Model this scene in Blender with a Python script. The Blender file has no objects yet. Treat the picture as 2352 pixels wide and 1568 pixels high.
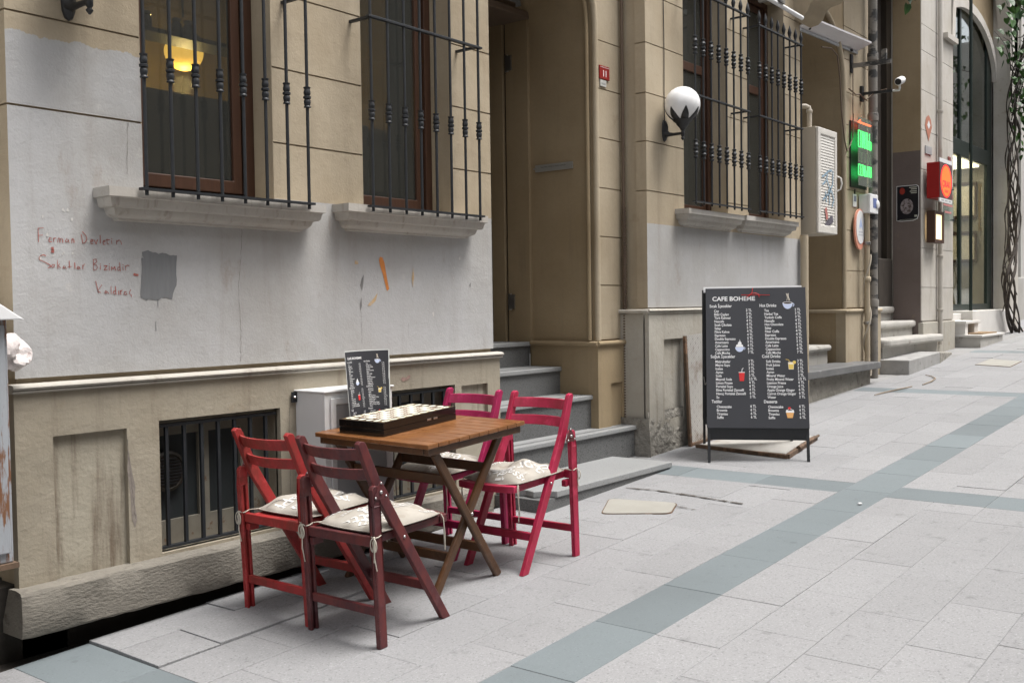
import bpy, bmesh, math, random
from mathutils import Vector, Matrix
random.seed(7)
sc = bpy.context.scene
col = sc.collection
PI = math.pi
# ------------------------------------------------------------------ camera
CZ = 1.4166
YAW, PITCH, ROLL = .6692, .03364, .01435
fw = Vector((math.cos(YAW)*math.cos(PITCH), math.sin(YAW)*math.cos(PITCH), -math.sin(PITCH)))
rt = fw.cross(Vector((0, 0, 1))).normalized()
dn = fw.cross(rt)
R2 = rt*math.cos(ROLL) + dn*math.sin(ROLL)
D2 = -rt*math.sin(ROLL) + dn*math.cos(ROLL)
cd = bpy.data.cameras.new('camera')
cam = bpy.data.objects.new('camera', cd)
col.objects.link(cam)
cam.matrix_world = Matrix(((R2.x, -D2.x, -fw.x, 0), (R2.y, -D2.y, -fw.y, 0), (R2.z, -D2.z, -fw.z, CZ), (0, 0, 0, 1)))
cd.sensor_width = 36
cd.lens = 36*2355/2352
cd.clip_start = .05
cd.clip_end = 600
sc.camera = cam
# ------------------------------------------------------------------ world, sun, exposure
SUN_EL, SUN_AZ = math.radians(68), math.radians(-60)   # azimuth of the sun measured from +X
w = bpy.data.worlds.new('World')
sc.world = w
w.use_nodes = True
nt = w.node_tree
bg = nt.nodes['Background']
sky = nt.nodes.new('ShaderNodeTexSky')
sky.sky_type = 'NISHITA'
sky.sun_disc = False
sky.sun_elevation = SUN_EL
sky.sun_rotation = PI/2 - SUN_AZ
sky.air_density = 1.0
sky.dust_density = 4.0
sky.ozone_density = 1.0
hs = nt.nodes.new('ShaderNodeHueSaturation')
hs.inputs['Saturation'].default_value = .22
nt.links.new(sky.outputs[0], hs.inputs['Color'])
nt.links.new(hs.outputs[0], bg.inputs[0])
bg.inputs[1].default_value = .125
sd = bpy.data.lights.new('sun', 'SUN')
sd.energy = 1.35
sd.angle = math.radians(24)
sd.color = (1, .97, .93)
sun = bpy.data.objects.new('sun', sd)
col.objects.link(sun)
sun.rotation_euler = (PI/2 - SUN_EL, 0, SUN_AZ + PI/2)
sun.location = (4, -2, 12)
sc.view_settings.view_transform = 'Standard'
sc.view_settings.look = 'None'
sc.view_settings.exposure = 1.45
sc.cycles.max_bounces = 7
sc.cycles.diffuse_bounces = 3
sc.cycles.glossy_bounces = 3
sc.cycles.transmission_bounces = 3
sc.cycles.transparent_max_bounces = 8
sc.view_settings.gamma = 1
sc.view_settings.use_curve_mapping = False

# ------------------------------------------------------------------ helpers
S = .0459
def G(x): return S*(x-3)
TILT = math.atan(S)

class MB:
    def __init__(s): s.v = []; s.f = []
    def add(s, vs, fs):
        n = len(s.v); s.v += [tuple(q) for q in vs]; s.f += [tuple(i+n for i in f) for f in fs]; return s
    def box(s, x0, x1, y0, y1, z0, z1):
        return s.add([(x0,y0,z0),(x1,y0,z0),(x1,y1,z0),(x0,y1,z0),(x0,y0,z1),(x1,y0,z1),(x1,y1,z1),(x0,y1,z1)],
                     [(0,3,2,1),(4,5,6,7),(0,1,5,4),(1,2,6,5),(2,3,7,6),(3,0,4,7)])
    def hexa(s, b, t): return s.add(list(b)+list(t), [(0,3,2,1),(4,5,6,7),(0,1,5,4),(1,2,6,5),(2,3,7,6),(3,0,4,7)])
    def bar(s, p, q, w, h, up=(0,0,1)):
        p = Vector(p); q = Vector(q); d = (q-p).normalized(); u = Vector(up)
        a = d.cross(u)
        if a.length < 1e-4: a = d.cross(Vector((1,0,0)))
        a.normalize(); b = a.cross(d).normalized()
        a *= w/2; b *= h/2
        return s.hexa([p-a-b, p+a-b, p+a+b, p-a+b], [q-a-b, q+a-b, q+a+b, q-a+b])
    def cyl(s, p, q, r0, r1=None, n=12, cap=True):
        r1 = r0 if r1 is None else r1
        p = Vector(p); q = Vector(q); d = (q-p).normalized()
        a = d.orthogonal().normalized(); b = d.cross(a)
        vs = []
        for c, r in ((p, r0), (q, r1)):
            for i in range(n):
                t = 2*PI*i/n; vs.append(c+a*(r*math.cos(t))+b*(r*math.sin(t)))
        fs = [(i, (i+1)%n, n+(i+1)%n, n+i) for i in range(n)]
        if cap: fs += [tuple(range(n-1,-1,-1)), tuple(range(n,2*n))]
        return s.add(vs, fs)
    def tube(s, pts, r, n=6):
        pts = [Vector(q) for q in pts]; m = len(pts); vs = []; prev = None
        rs = r if isinstance(r, (list, tuple)) else [r]*m
        for i, q in enumerate(pts):
            d = (pts[min(i+1,m-1)]-pts[max(i-1,0)]).normalized()
            a = d.orthogonal().normalized() if prev is None else (prev-d*prev.dot(d)).normalized()
            prev = a; b = d.cross(a)
            for k in range(n):
                t = 2*PI*k/n; vs.append(q+a*(rs[i]*math.cos(t))+b*(rs[i]*math.sin(t)))
        fs = [(i*n+k, i*n+(k+1)%n, (i+1)*n+(k+1)%n, (i+1)*n+k) for i in range(m-1) for k in range(n)]
        fs += [tuple(range(n-1,-1,-1)), tuple(range((m-1)*n, m*n))]
        return s.add(vs, fs)
    def lathe(s, prof, c=(0,0,0), n=12, M=None):
        c = Vector(c); vs = []; fs = []
        for r, z in prof:
            for k in range(n):
                t = 2*PI*k/n; q = Vector((r*math.cos(t), r*math.sin(t), z))
                vs.append((M @ q if M else q)+c)
        for i in range(len(prof)-1):
            for k in range(n): fs.append((i*n+k, i*n+(k+1)%n, (i+1)*n+(k+1)%n, (i+1)*n+k))
        fs += [tuple(range(n-1,-1,-1)), tuple(range((len(prof)-1)*n, len(prof)*n))]
        return s.add(vs, fs)
    def sphere(s, c, r, n=20, m=12, sz=1):
        return s.lathe([(max(r*math.sin(PI*i/m), 1e-4), -r*sz*math.cos(PI*i/m)) for i in range(m+1)], c, n)
    def prism(s, poly, fn, a, b):
        n = len(poly)
        return s.add([fn(u,v,a) for u,v in poly]+[fn(u,v,b) for u,v in poly],
                     [tuple(range(n-1,-1,-1)), tuple(range(n,2*n))]+[(i,(i+1)%n,n+(i+1)%n,n+i) for i in range(n)])
    def flat(s, poly, fn): return s.add([fn(u,v) for u,v in poly], [tuple(range(len(poly)))])
    def wall(s, x0, x1, z0, z1, y0, y1, holes=()):
        xs = sorted({x0,x1,*[min(max(h[i],x0),x1) for h in holes for i in (0,1)]})
        zs = sorted({z0,z1,*[min(max(h[i],z0),z1) for h in holes for i in (2,3)]})
        def solid(i,j):
            if i<0 or j<0 or i>=len(xs)-1 or j>=len(zs)-1: return False
            cx=(xs[i]+xs[i+1])/2; cz=(zs[j]+zs[j+1])/2
            return not any(h[0]<cx<h[1] and h[2]<cz<h[3] for h in holes)
        for i in range(len(xs)-1):
            for j in range(len(zs)-1):
                if not solid(i,j): continue
                a,b,c,d = xs[i],xs[i+1],zs[j],zs[j+1]
                s.add([(a,y0,c),(b,y0,c),(b,y0,d),(a,y0,d)],[(0,1,2,3)])
                s.add([(a,y1,c),(b,y1,c),(b,y1,d),(a,y1,d)],[(3,2,1,0)])
                if not solid(i-1,j): s.add([(a,y0,c),(a,y0,d),(a,y1,d),(a,y1,c)],[(0,1,2,3)])
                if not solid(i+1,j): s.add([(b,y0,c),(b,y1,c),(b,y1,d),(b,y0,d)],[(0,1,2,3)])
                if not solid(i,j-1): s.add([(a,y0,c),(a,y1,c),(b,y1,c),(b,y0,c)],[(0,1,2,3)])
                if not solid(i,j+1): s.add([(a,y0,d),(b,y0,d),(b,y1,d),(a,y1,d)],[(0,1,2,3)])
        return s
    def extr(s, prof, x0, x1):          # profile in (y,z) swept along X
        return s.prism(prof, lambda u,v,a: (a,u,v), x0, x1)
    def mesh(s, name, mat, smooth=None, norm=True):
        me = bpy.data.meshes.new(name); me.from_pydata(s.v, [], s.f)
        if norm:
            bm = bmesh.new(); bm.from_mesh(me)
            bmesh.ops.remove_doubles(bm, verts=bm.verts, dist=1e-5)
            bmesh.ops.recalc_face_normals(bm, faces=bm.faces); bm.to_mesh(me); bm.free()
        me.materials.append(mat)
        if smooth:
            me.polygons.foreach_set('use_smooth', [True]*len(me.polygons))
            me.set_sharp_from_angle(angle=math.radians(smooth))
        me.update()
        return me

def WL(o):      # world location of an unrotated parent chain
    v = Vector((0,0,0))
    while o is not None: v += o.location; o = o.parent
    return v
def obj(name, mb, mat, parent=None, smooth=None, bevel=0, norm=True, local=False):
    me = mb if isinstance(mb, bpy.types.Mesh) else mb.mesh(name, mat, smooth, norm)
    o = bpy.data.objects.new(name, me); col.objects.link(o)
    if parent is not None:
        o.parent = parent
        if not local: o.location = -WL(parent)
    if bevel:
        b = o.modifiers.new('bevel', 'BEVEL'); b.width = bevel; b.segments = 2; b.limit_method = 'ANGLE'
        b.angle_limit = math.radians(40); b.harden_normals = False
    return o
def tag(o, label, cat, group=None):
    o['label'] = label; o['category'] = cat
    if group: o['group'] = group
    return o
def thing(name, label, cat, loc=(0,0,0), rot=(0,0,0), group=None):
    o = bpy.data.objects.new(name, None); col.objects.link(o)
    o.location = loc; o.rotation_euler = rot; o.empty_display_size = .1
    return tag(o, label, cat, group)
def struct(name, mb, mat, **k):
    o = obj(name, mb, mat, **k); o['kind'] = 'structure'; return o
def copy_tree(o, parent=None):
    c = o.copy(); col.objects.link(c); c.parent = parent
    for ch in list(o.children): copy_tree(ch, c)
    return c

# ------------------------------------------------------------------ materials
def nd(nt, t, **k):
    n = nt.nodes.new(t)
    for a, b in k.items(): setattr(n, a, b)
    return n
def setin(nt, n, i, v):
    if isinstance(v, bpy.types.NodeSocket): nt.links.new(v, n.inputs[i])
    elif v is not None: n.inputs[i].default_value = v
def mth(nt, op, a, b=None, c=None, clamp=False):
    n = nd(nt, 'ShaderNodeMath', operation=op, use_clamp=clamp); setin(nt,n,0,a); setin(nt,n,1,b); setin(nt,n,2,c); return n.outputs[0]
def mixc(nt, f, a, b, mode='MIX'):
    n = nd(nt, 'ShaderNodeMix', data_type='RGBA', blend_type=mode)
    for i, v in ((0,f),(6,a),(7,b)):
        if isinstance(v, tuple) and len(v) == 3: v = (*v, 1)
        setin(nt, n, i, v)
    return n.outputs[2]
def noise(nt, vec, scale, detail=4, rough=.55, vs=None):
    if vs is not None:
        m = nd(nt, 'ShaderNodeMapping'); m.inputs['Scale'].default_value = vs; nt.links.new(vec, m.inputs[0]); vec = m.outputs[0]
    n = nd(nt, 'ShaderNodeTexNoise'); n.inputs['Scale'].default_value = scale; n.inputs['Detail'].default_value = detail
    n.inputs['Roughness'].default_value = rough; nt.links.new(vec, n.inputs['Vector']); return n.outputs[0]
def ramp(nt, v, a, b):      # smooth 0..1 between a and b
    n = nd(nt, 'ShaderNodeMapRange', interpolation_type='SMOOTHSTEP')
    setin(nt,n,0,v); n.inputs[1].default_value = a; n.inputs[2].default_value = b; return n.outputs[0]
def start(name):
    m = bpy.data.materials.new(name); m.use_nodes = True; nt = m.node_tree
    return m, nt, nt.nodes['Principled BSDF']
def coords(nt, kind):
    if kind == 'POS': return nd(nt, 'ShaderNodeNewGeometry').outputs['Position']
    return nd(nt, 'ShaderNodeTexCoord').outputs['Object']
def bump(nt, b, h, strength, dist=.01):
    n = nd(nt, 'ShaderNodeBump'); n.inputs['Strength'].default_value = strength; n.inputs['Distance'].default_value = dist
    nt.links.new(h, n.inputs['Height']); nt.links.new(n.outputs[0], b.inputs['Normal'])
def mat(name, c, rough=.6, var=.12, vs=5, c2=None, f2=(.55,.7), bs=0, bump_s=.2, bd=.005, metal=0, spec=.4, kind='OBJ', grain=None, rnd=0, coat=0):
    m, nt, b = start(name); vec = coords(nt, kind)
    n1 = noise(nt, vec, vs, 5, .6, grain)
    out = mixc(nt, n1, tuple(max(x*(1-2*var),0) for x in c), tuple(x*(1+2*var) for x in c))
    if c2 is not None:
        n2 = noise(nt, vec, vs*1.7, 6, .65, grain)
        out = mixc(nt, ramp(nt, n2, *f2), out, c2)
    if rnd:
        oi = nd(nt, 'ShaderNodeObjectInfo'); f = mth(nt, 'MULTIPLY_ADD', oi.outputs['Random'], 2*rnd, 1-rnd)
        h = nd(nt, 'ShaderNodeHueSaturation'); nt.links.new(f, h.inputs['Value']); nt.links.new(out, h.inputs['Color']); out = h.outputs[0]
    nt.links.new(out, b.inputs['Base Color'])
    b.inputs['Roughness'].default_value = rough; b.inputs['Metallic'].default_value = metal
    b.inputs['Specular IOR Level'].default_value = spec; b.inputs['Coat Weight'].default_value = coat
    if bs: bump(nt, b, noise(nt, vec, bs, 3, .6, grain), bump_s, bd)
    return m
def emit(name, c, s, base=None):
    m, nt, b = start(name); b.inputs['Base Color'].default_value = (*(base or c), 1)
    b.inputs['Emission Color'].default_value = (*c, 1); b.inputs['Emission Strength'].default_value = s; return m
BEIGE = (.415,.35,.255)
GREY = (.42,.418,.418)
def plaster(name, edge=None, edge_x=None, edge2=0, beige=BEIGE, grey=GREY, streak=.25, bs=70, wob=.0, bstr=.35, sx=11):
    m, nt, b = start(name); g = nd(nt, 'ShaderNodeNewGeometry'); pos = g.outputs['Position']
    sp = nd(nt, 'ShaderNodeSeparateXYZ'); nt.links.new(pos, sp.inputs[0]); X, Z = sp.outputs[0], sp.outputs[2]
    big = noise(nt, pos, 1.3, 6, .6); med = noise(nt, pos, 6, 6, .65); st = noise(nt, pos, 1, 6, .6, (sx,sx,.9)); fine = noise(nt, pos, 40, 4, .6)
    bc = mixc(nt, ramp(nt, big, .3, .75), tuple(x*1.06 for x in beige), (beige[0]*.86, beige[1]*.83, beige[2]*.78))
    bc = mixc(nt, mth(nt,'MULTIPLY',ramp(nt, st, .52, .78),streak*1.4), bc, (.16,.125,.09))
    bc = mixc(nt, mth(nt,'MULTIPLY',ramp(nt, med, .60, .75),.45), bc, (.27,.205,.135))
    bc = mixc(nt, mth(nt,'MULTIPLY',ramp(nt, noise(nt,pos,14,7,.75), .67, .69),.35), bc, tuple(min(1,x*1.35) for x in beige))
    bc = mixc(nt, mth(nt,'MULTIPLY',ramp(nt, noise(nt,pos,.8,7,.7,(1,1,.5)), .48, .72),.38), bc, tuple(x*.62 for x in beige))
    out = bc
    if edge is not None:
        gc = mixc(nt, ramp(nt, big, .35, .7), tuple(x*1.05 for x in grey), (grey[0]*.88, grey[1]*.86, grey[2]*.82))
        gc = mixc(nt, mth(nt,'MULTIPLY',ramp(nt, st, .5, .8),streak), gc, (.20,.165,.125))
        gc = mixc(nt, mth(nt,'MULTIPLY',ramp(nt, noise(nt,pos,9,7,.72), .655, .665),.35), gc, (.52,.50,.47))
        gc = mixc(nt, mth(nt,'MULTIPLY',ramp(nt, noise(nt,pos,3.1,7,.72,(1.3,1,.55)), .6, .72),.45), gc, (.27,.225,.18))
        e = mth(nt,'MULTIPLY_ADD', noise(nt, pos, 6, 5, .7, (1,1,.3)), wob, edge-wob/2)
        if edge_x is not None:
            t = mth(nt,'GREATER_THAN', X, edge_x); e = mth(nt,'ADD', mth(nt,'MULTIPLY', mth(nt,'SUBTRACT',1,t), e), mth(nt,'MULTIPLY',t,edge2))
        k = ramp(nt, mth(nt,'SUBTRACT', e, Z), -.002, .004)
        sn = nd(nt, 'ShaderNodeSeparateXYZ'); nt.links.new(g.outputs['True Normal'], sn.inputs[0])
        k = mth(nt,'MULTIPLY', k, mth(nt,'LESS_THAN', sn.outputs[1], -.5))
        out = mixc(nt, k, bc, gc)
    out = mixc(nt, mth(nt,'MULTIPLY',fine,.16), out, (.1,.09,.08))
    oi = nd(nt, 'ShaderNodeObjectInfo'); hv = nd(nt, 'ShaderNodeHueSaturation'); nt.links.new(mth(nt,'MULTIPLY_ADD', oi.outputs['Random'], .10, .95), hv.inputs['Value']); nt.links.new(out, hv.inputs['Color']); out = hv.outputs[0]
    nt.links.new(out, b.inputs['Base Color']); b.inputs['Roughness'].default_value = .8; b.inputs['Specular IOR Level'].default_value = .25
    h = mth(nt,'ADD', mth(nt,'MULTIPLY', noise(nt,pos,bs,3,.6), .55), mth(nt,'MULTIPLY', noise(nt,pos,6,6,.62), 2.4))
    bump(nt, b, h, bstr, .006)
    return m
def granite(name, c, dark, light, sc1=220, rough=.6, rnd=.05, fs=(.35,.45,.62,.72), stain=.25, big=1.2):
    m, nt, b = start(name); pos = coords(nt, 'POS')
    n1 = noise(nt, pos, sc1, 3, .6); n2 = noise(nt, pos, sc1*.75, 4, .65); st = noise(nt, pos, big, 6, .65); st2 = noise(nt, pos, 11, 6, .7)
    out = mixc(nt, st, tuple(x*.9 for x in c), tuple(x*1.1 for x in c))
    out = mixc(nt, mth(nt,'MULTIPLY',ramp(nt, n1, fs[2], fs[3]),.8), out, light)
    out = mixc(nt, mth(nt,'SUBTRACT',1,ramp(nt, n2, fs[0], fs[1])), out, dark)
    out = mixc(nt, mth(nt,'MULTIPLY',ramp(nt, st2, .55, .8),stain), out, tuple(x*.5 for x in c))
    out = mixc(nt, mth(nt,'MULTIPLY',ramp(nt, noise(nt, pos, .55, 5, .6), .45, .75),.30), out, tuple(x*.62 for x in c))
    out = mixc(nt, mth(nt,'MULTIPLY',ramp(nt, noise(nt, pos, 23, 3, .6), .72, .76),.5), out, tuple(x*.45 for x in c))
    vo = nd(nt,'ShaderNodeTexVoronoi'); vo.inputs['Scale'].default_value = 2.3; nt.links.new(pos, vo.inputs['Vector'])
    out = mixc(nt, mth(nt,'MULTIPLY',mth(nt,'SUBTRACT',1,ramp(nt, vo.outputs['Distance'], .04, .055)),.35), out, tuple(x*.45 for x in c))
    oi = nd(nt, 'ShaderNodeObjectInfo'); f = mth(nt,'MULTIPLY_ADD', oi.outputs['Random'], 2*rnd, 1-rnd)
    h = nd(nt, 'ShaderNodeHueSaturation'); nt.links.new(f, h.inputs['Value']); nt.links.new(out, h.inputs['Color'])
    nt.links.new(h.outputs[0], b.inputs['Base Color']); b.inputs['Roughness'].default_value = rough; b.inputs['Specular IOR Level'].default_value = .35
    bump(nt, b, n1, .12, .002)
    return m
def glass(name, tint=(.5,.52,.5), boost=.0, ior=1.5, veil=0):  # grey diffuse mixed in, painting dust and reflected haze onto the pane
    m, nt, b = start(name); nt.nodes.remove(b); out = nt.nodes['Material Output']
    t = nd(nt,'ShaderNodeBsdfTransparent'); t.inputs[0].default_value = (*tint,1)
    g = nd(nt,'ShaderNodeBsdfGlossy'); g.inputs['Roughness'].default_value = .03; g.inputs[0].default_value = (.9,.92,.92,1)
    lw = nd(nt,'ShaderNodeLayerWeight'); lw.inputs[0].default_value = .5; r0 = ((ior-1)/(ior+1))**2
    fac = mth(nt,'MULTIPLY_ADD', mth(nt,'POWER', lw.outputs['Facing'], 5), 1-r0, r0)
    df = nd(nt,'ShaderNodeBsdfDiffuse'); df.inputs[0].default_value = (.30,.31,.29,1); md = nd(nt,'ShaderNodeMixShader'); md.inputs[0].default_value = veil
    nt.links.new(t.outputs[0], md.inputs[1]); nt.links.new(df.outputs[0], md.inputs[2]); t = md
    mx = nd(nt,'ShaderNodeMixShader'); nt.links.new(mth(nt,'ADD',fac,boost,clamp=True), mx.inputs[0]); nt.links.new(t.outputs[0], mx.inputs[1]); nt.links.new(g.outputs[0], mx.inputs[2])
    nt.links.new(mx.outputs[0], out.inputs[0]); return m

m_b1 = plaster('grey_over_cream_plaster', 2.60, 2.70, 2.0, wob=.10, streak=.26, bs=80, bstr=.5)
m_b2 = plaster('cream_plaster_grey_dado', 2.08, wob=.0, streak=.2)
m_bei = plaster('cream_plaster', streak=.2)
m_jamb = plaster('recess_shaded_plaster', beige=(.31,.24,.148), streak=.22)  # cream plaster turned darker and ochre to paint in the recess shade
m_plinth = plaster('dirty_cream_plaster', beige=(.315,.282,.222), streak=.6, bs=55, bstr=.6)
m_plinth2 = plaster('pale_grey_plaster', beige=(.40,.38,.335), streak=.4, bs=45, bstr=.6)
m_ledge = plaster('chipped_white_plaster', beige=(.43,.41,.37), streak=.5)
m_sill = plaster('white_sill_paint', beige=(.46,.44,.41), streak=.4, sx=30)
m_stone = mat('hewn_limestone', (.175,.16,.135), .9, .15, 7, (.09,.08,.066), (.55,.72), 60, .75, .008, kind='POS', grain=(.7,1,1.5))
m_rubble = mat('broken_render', (.25,.235,.205), .9, .25, 5, (.14,.125,.105), (.52,.68), 18, 1, .03, kind='POS')
m_soil = mat('shaded_soil', (.03,.026,.022), .95, .3, 9, bs=30, bump_s=.8, kind='POS')  # soil kept near black, painting in the shade under the stone base
m_slab = granite('pale_granite', (.24,.24,.244), (.155,.155,.16), (.33,.33,.337), 110, .7, .055, (.31,.47,.53,.70), .8, big=.9)
m_slab_b = granite('blue_grey_granite', (.145,.168,.177), (.085,.10,.105), (.195,.217,.226), 130, .65, .11, (.24,.42,.55,.76), .45)
m_mortar = mat('mortar', (.235,.232,.23), .95, .15, 2.5, (.10,.095,.09), (.60,.68), 60, .5, kind='POS')
m_step = granite('grey_speckled_granite', (.125,.127,.127), (.06,.06,.06), (.20,.20,.20), 150, .5, .03, (.40,.47,.58,.66), .12)
m_tread = granite('pale_granite_tread', (.26,.265,.265), (.16,.16,.16), (.35,.35,.35), 150, .5, .03, (.36,.43,.6,.68), .12)  # same speckled granite as the risers in a paler tone
m_mstep = mat('weathered_marble', (.40,.385,.355), .6, .15, 3, (.22,.2,.17), (.55,.72), 30, .25, kind='POS')
m_iron = mat('painted_iron', (.012,.014,.017), .5, .25, 25, (.06,.065,.07), (.66,.78), 90, .3, .002, spec=.5, kind='POS')
m_black = mat('black_cast_iron', (.012,.012,.013), .5, .2, 20, spec=.5)
m_wood_d = mat('brown_window_wood', (.058,.027,.016), .45, .2, 3, bs=20, grain=(14,14,.8), kind='POS')
m_dark = mat('dark_door', (.03,.024,.018), .5, .3, 3, grain=(10,10,.7), kind='POS')
m_room = mat('dim_room_wall', (.34,.25,.10), .9, .2, 2, kind='POS')
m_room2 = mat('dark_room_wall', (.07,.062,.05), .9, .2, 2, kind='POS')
m_glass = glass('window_glass', (.50,.51,.47), .03, veil=.09)
m_white = mat('white_metal_paint', (.60,.60,.60), .45, .06, 4, (.30,.20,.13), (.70,.78), 40, .1, kind='POS')
m_wht = mat('white_plastic', (.72,.72,.72), .35, .04, 4)
m_greyp = mat('grey_panel', (.30,.305,.31), .5, .1, 4, (.22,.2,.18), (.62,.75), kind='POS')
m_steel = mat('dull_steel', (.35,.34,.33), .35, .1, 10, metal=.9)
m_print = mat('white_print', (.82,.82,.82), .5, .0, 4)
m_red = mat('red_paint', (.30,.03,.025), .6, .15, 30)
# ================================================================== ground
def inframe(x, y, mx=60):
    q = Vector((x, y, G(x)-CZ)); d = q.dot(fw)
    if d < .5: return None
    px = 1176+2355*q.dot(R2)/d; py = 784+2355*q.dot(D2)/d
    if -mx < px < 2352+mx and -mx < py < 1568+mx: return d
    return None
gb = MB()
def gq(x0, x1, y0, y1, o=-.014):
    gb.add([(x0,y0,G(x0)+o),(x1,y0,G(x1)+o),(x1,y1,G(x1)+o),(x0,y1,G(x0)+o)], [(0,1,2,3)])
gq(-40, 5.2, -40, 4.235, -.003); gq(5.2, 45, -40, 9, -.003); gq(45, 300, -40, 40); gq(-40, -3, 4.235, 9)
pave = struct('pavement', gb, m_mortar)
tb = MB().add([(-40,4.1,-.2),(5.4,4.1,-.05),(5.4,5.4,-.05),(-40,5.4,-.2),(-40,4.236,-1),(5.2,4.236,.02),(5.2,4.236,-1)],[(0,1,2,3)])
struct('trench_bed', tb, m_soil)  # bed set deep so the gap under the stone stays dark
def slabmesh(name, L, W, m):
    c = .0018; h = .03; a, b = L/2, W/2
    mb = MB(); mb.add([(-a,-b,-h),(a,-b,-h),(a,b,-h),(-a,b,-h),(-a,-b,-c),(a,-b,-c),(a,b,-c),(-a,b,-c),(-a+c,-b+c,0),(a-c,-b+c,0),(a-c,b-c,0),(-a+c,b-c,0)],
        [(0,1,5,4),(1,2,6,5),(2,3,7,6),(3,0,4,7),(4,5,9,8),(5,6,10,9),(6,7,11,10),(7,4,8,11),(8,9,10,11)])
    return mb.mesh(name, m)
TW, TL = .3, .6
cells = []
strips = [2.0, 6.6, 11.68, 16.6, 21.5, 26.4]
rows = [(2.5+TW*k, 2.5+TW*(k+1)) for k in range(6)] + [(2.19-TW*(k+1), 2.19-TW*k) for k in range(17)]
rows[5] = (4.0, 4.235)
def segs(x0, x1, off):
    out = []; x = x0 - off
    while x < x1-.02:
        a, b = max(x, x0), min(x+TL, x1)
        if b-a > .05: out.append((a, b))
        x += TL
    return out
for i, (y0, y1) in enumerate(rows):
    edges = [-4.0] + [q for s_ in strips for q in (s_, s_+TW+.03)] + [34]
    for k in range(0, len(edges)-1, 2):
        off = (.0, .3, .15, .42)[(i*3+k//2) % 4]
        for a, b in segs(edges[k], edges[k+1], off): cells.append((a, b, y0, y1, 0))
for k, s_ in enumerate(strips):
    y = 2.5
    while y < 4.2: cells.append((s_, s_+TW+.03, y, min(y+TL, 4.235), 1)); y += TL
    s2 = s_ - (.06 if s_ < 10 else 0)
    y = 2.19
    while y > -2.9: cells.append((s_, s_+TW+.03, max(y-TL, -2.91), y, 1)); y -= TL
x = -4.0+.52
while x < 34: cells.append((x, x+TL, 2.19, 2.5, 1)); x += TL
# the strip along the wall side of building 3 and past it
for (y0, y1) in ((4.3,4.6),(4.6,4.9),(4.9,5.2)):
    for a, b in segs(21.8, 34, .2): cells.append((a, b, y0, y1, 0))
scored = []
for c in cells:
    d = inframe((c[0]+c[1])/2, (c[2]+c[3])/2)
    scored.append((d if d else 1e6, c))
scored.sort(key=lambda t: t[0])
ms = [slabmesh('paving_slab', TL-.0022, TW-.0022, m_slab), slabmesh('paving_slab', TL-.0022, TW-.0022, m_slab_b), slabmesh('paving_slab', TW+.0278, TL-.0022, m_slab_b)]
rest = [MB(), MB()]
rr = random.Random(3)
BUMP = {}
for n, (d, (x0, x1, y0, y1, blue)) in enumerate(scored):
    cx, cy, L, W = (x0+x1)/2, (y0+y1)/2, x1-x0, y1-y0
    dz = rr.uniform(-.0012, .0012)
    if n < 300 and d < 1e5:
        cross = blue and L < .4
        me = ms[2] if cross else ms[1] if blue else ms[0]
        o = bpy.data.objects.new('paving_slab', me); col.objects.link(o); o.parent = pave
        tx, ty = rr.uniform(-.002,.002), rr.uniform(-.002,.002)
        if rr.random() < .09: dz += rr.choice((-.002,.0015,.003)); tx += rr.uniform(-.006,.006)
        if 2.2 < cx < 3.6 and cy > 3.7 and not blue: dz += .012; tx += .012*rr.choice((-1,1)); ty += .01
        o.location = (cx, cy, G(cx)+dz); o.rotation_euler = (tx, -TILT+ty, 0)
        o.scale = (L/(TW+.03) if cross else L/TL, W/TL if cross else W/TW, 1)
    else:
        e = .0015; mb = rest[blue]
        mb.add([(x0+e,y0+e,G(x0)+dz),(x1-e,y0+e,G(x1)+dz),(x1-e,y1-e,G(x1)+dz),(x0+e,y1-e,G(x0)+dz)], [(0,1,2,3)])
for mb, m in zip(rest, (m_slab, m_slab_b)):
    o = obj('paving_slabs_beyond', mb, m, pave); o['kind'] = 'stuff'

# open joints between slabs near the steps; dark ribbons paint the gap's shade
m_gap = mat('joint_shade', (.07,.06,.05), .95, .3, 30)
def open_joint(pts, w_, seed):
    rg = random.Random(seed); mb = MB(); P = []
    for (a, b), (c, d) in zip(pts[:-1], pts[1:]):
        for i in range(8): t = i/8; P.append((a+(c-a)*t+rg.uniform(-.004,.004), b+(d-b)*t+rg.uniform(-.004,.004)))
    for (a, b), (c, d) in zip(P[:-1], P[1:]):
        L = math.hypot(c-a, d-b) or 1; q = w_*rg.uniform(.3,1.2); nx_, ny_ = -(d-b)/L*q, (c-a)/L*q
        mb.add([(x_, y_, G(x_)+.0055) for x_, y_ in ((a-nx_,b-ny_),(c-nx_,d-ny_),(c+nx_,d+ny_),(a+nx_,b+ny_))], [(0,1,2,3)])
    obj('open_joint', mb, m_gap, pave)['kind'] = 'stuff'
open_joint([(6.07,3.80),(6.095,3.60),(6.07,3.35),(6.03,3.10),(6.0,2.86)], .011, 1); open_joint([(5.75,3.62),(5.76,3.3),(5.72,3.05)], .005, 2); open_joint([(2.45,4.0),(2.75,3.96),(3.1,4.0)], .008, 3)
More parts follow.
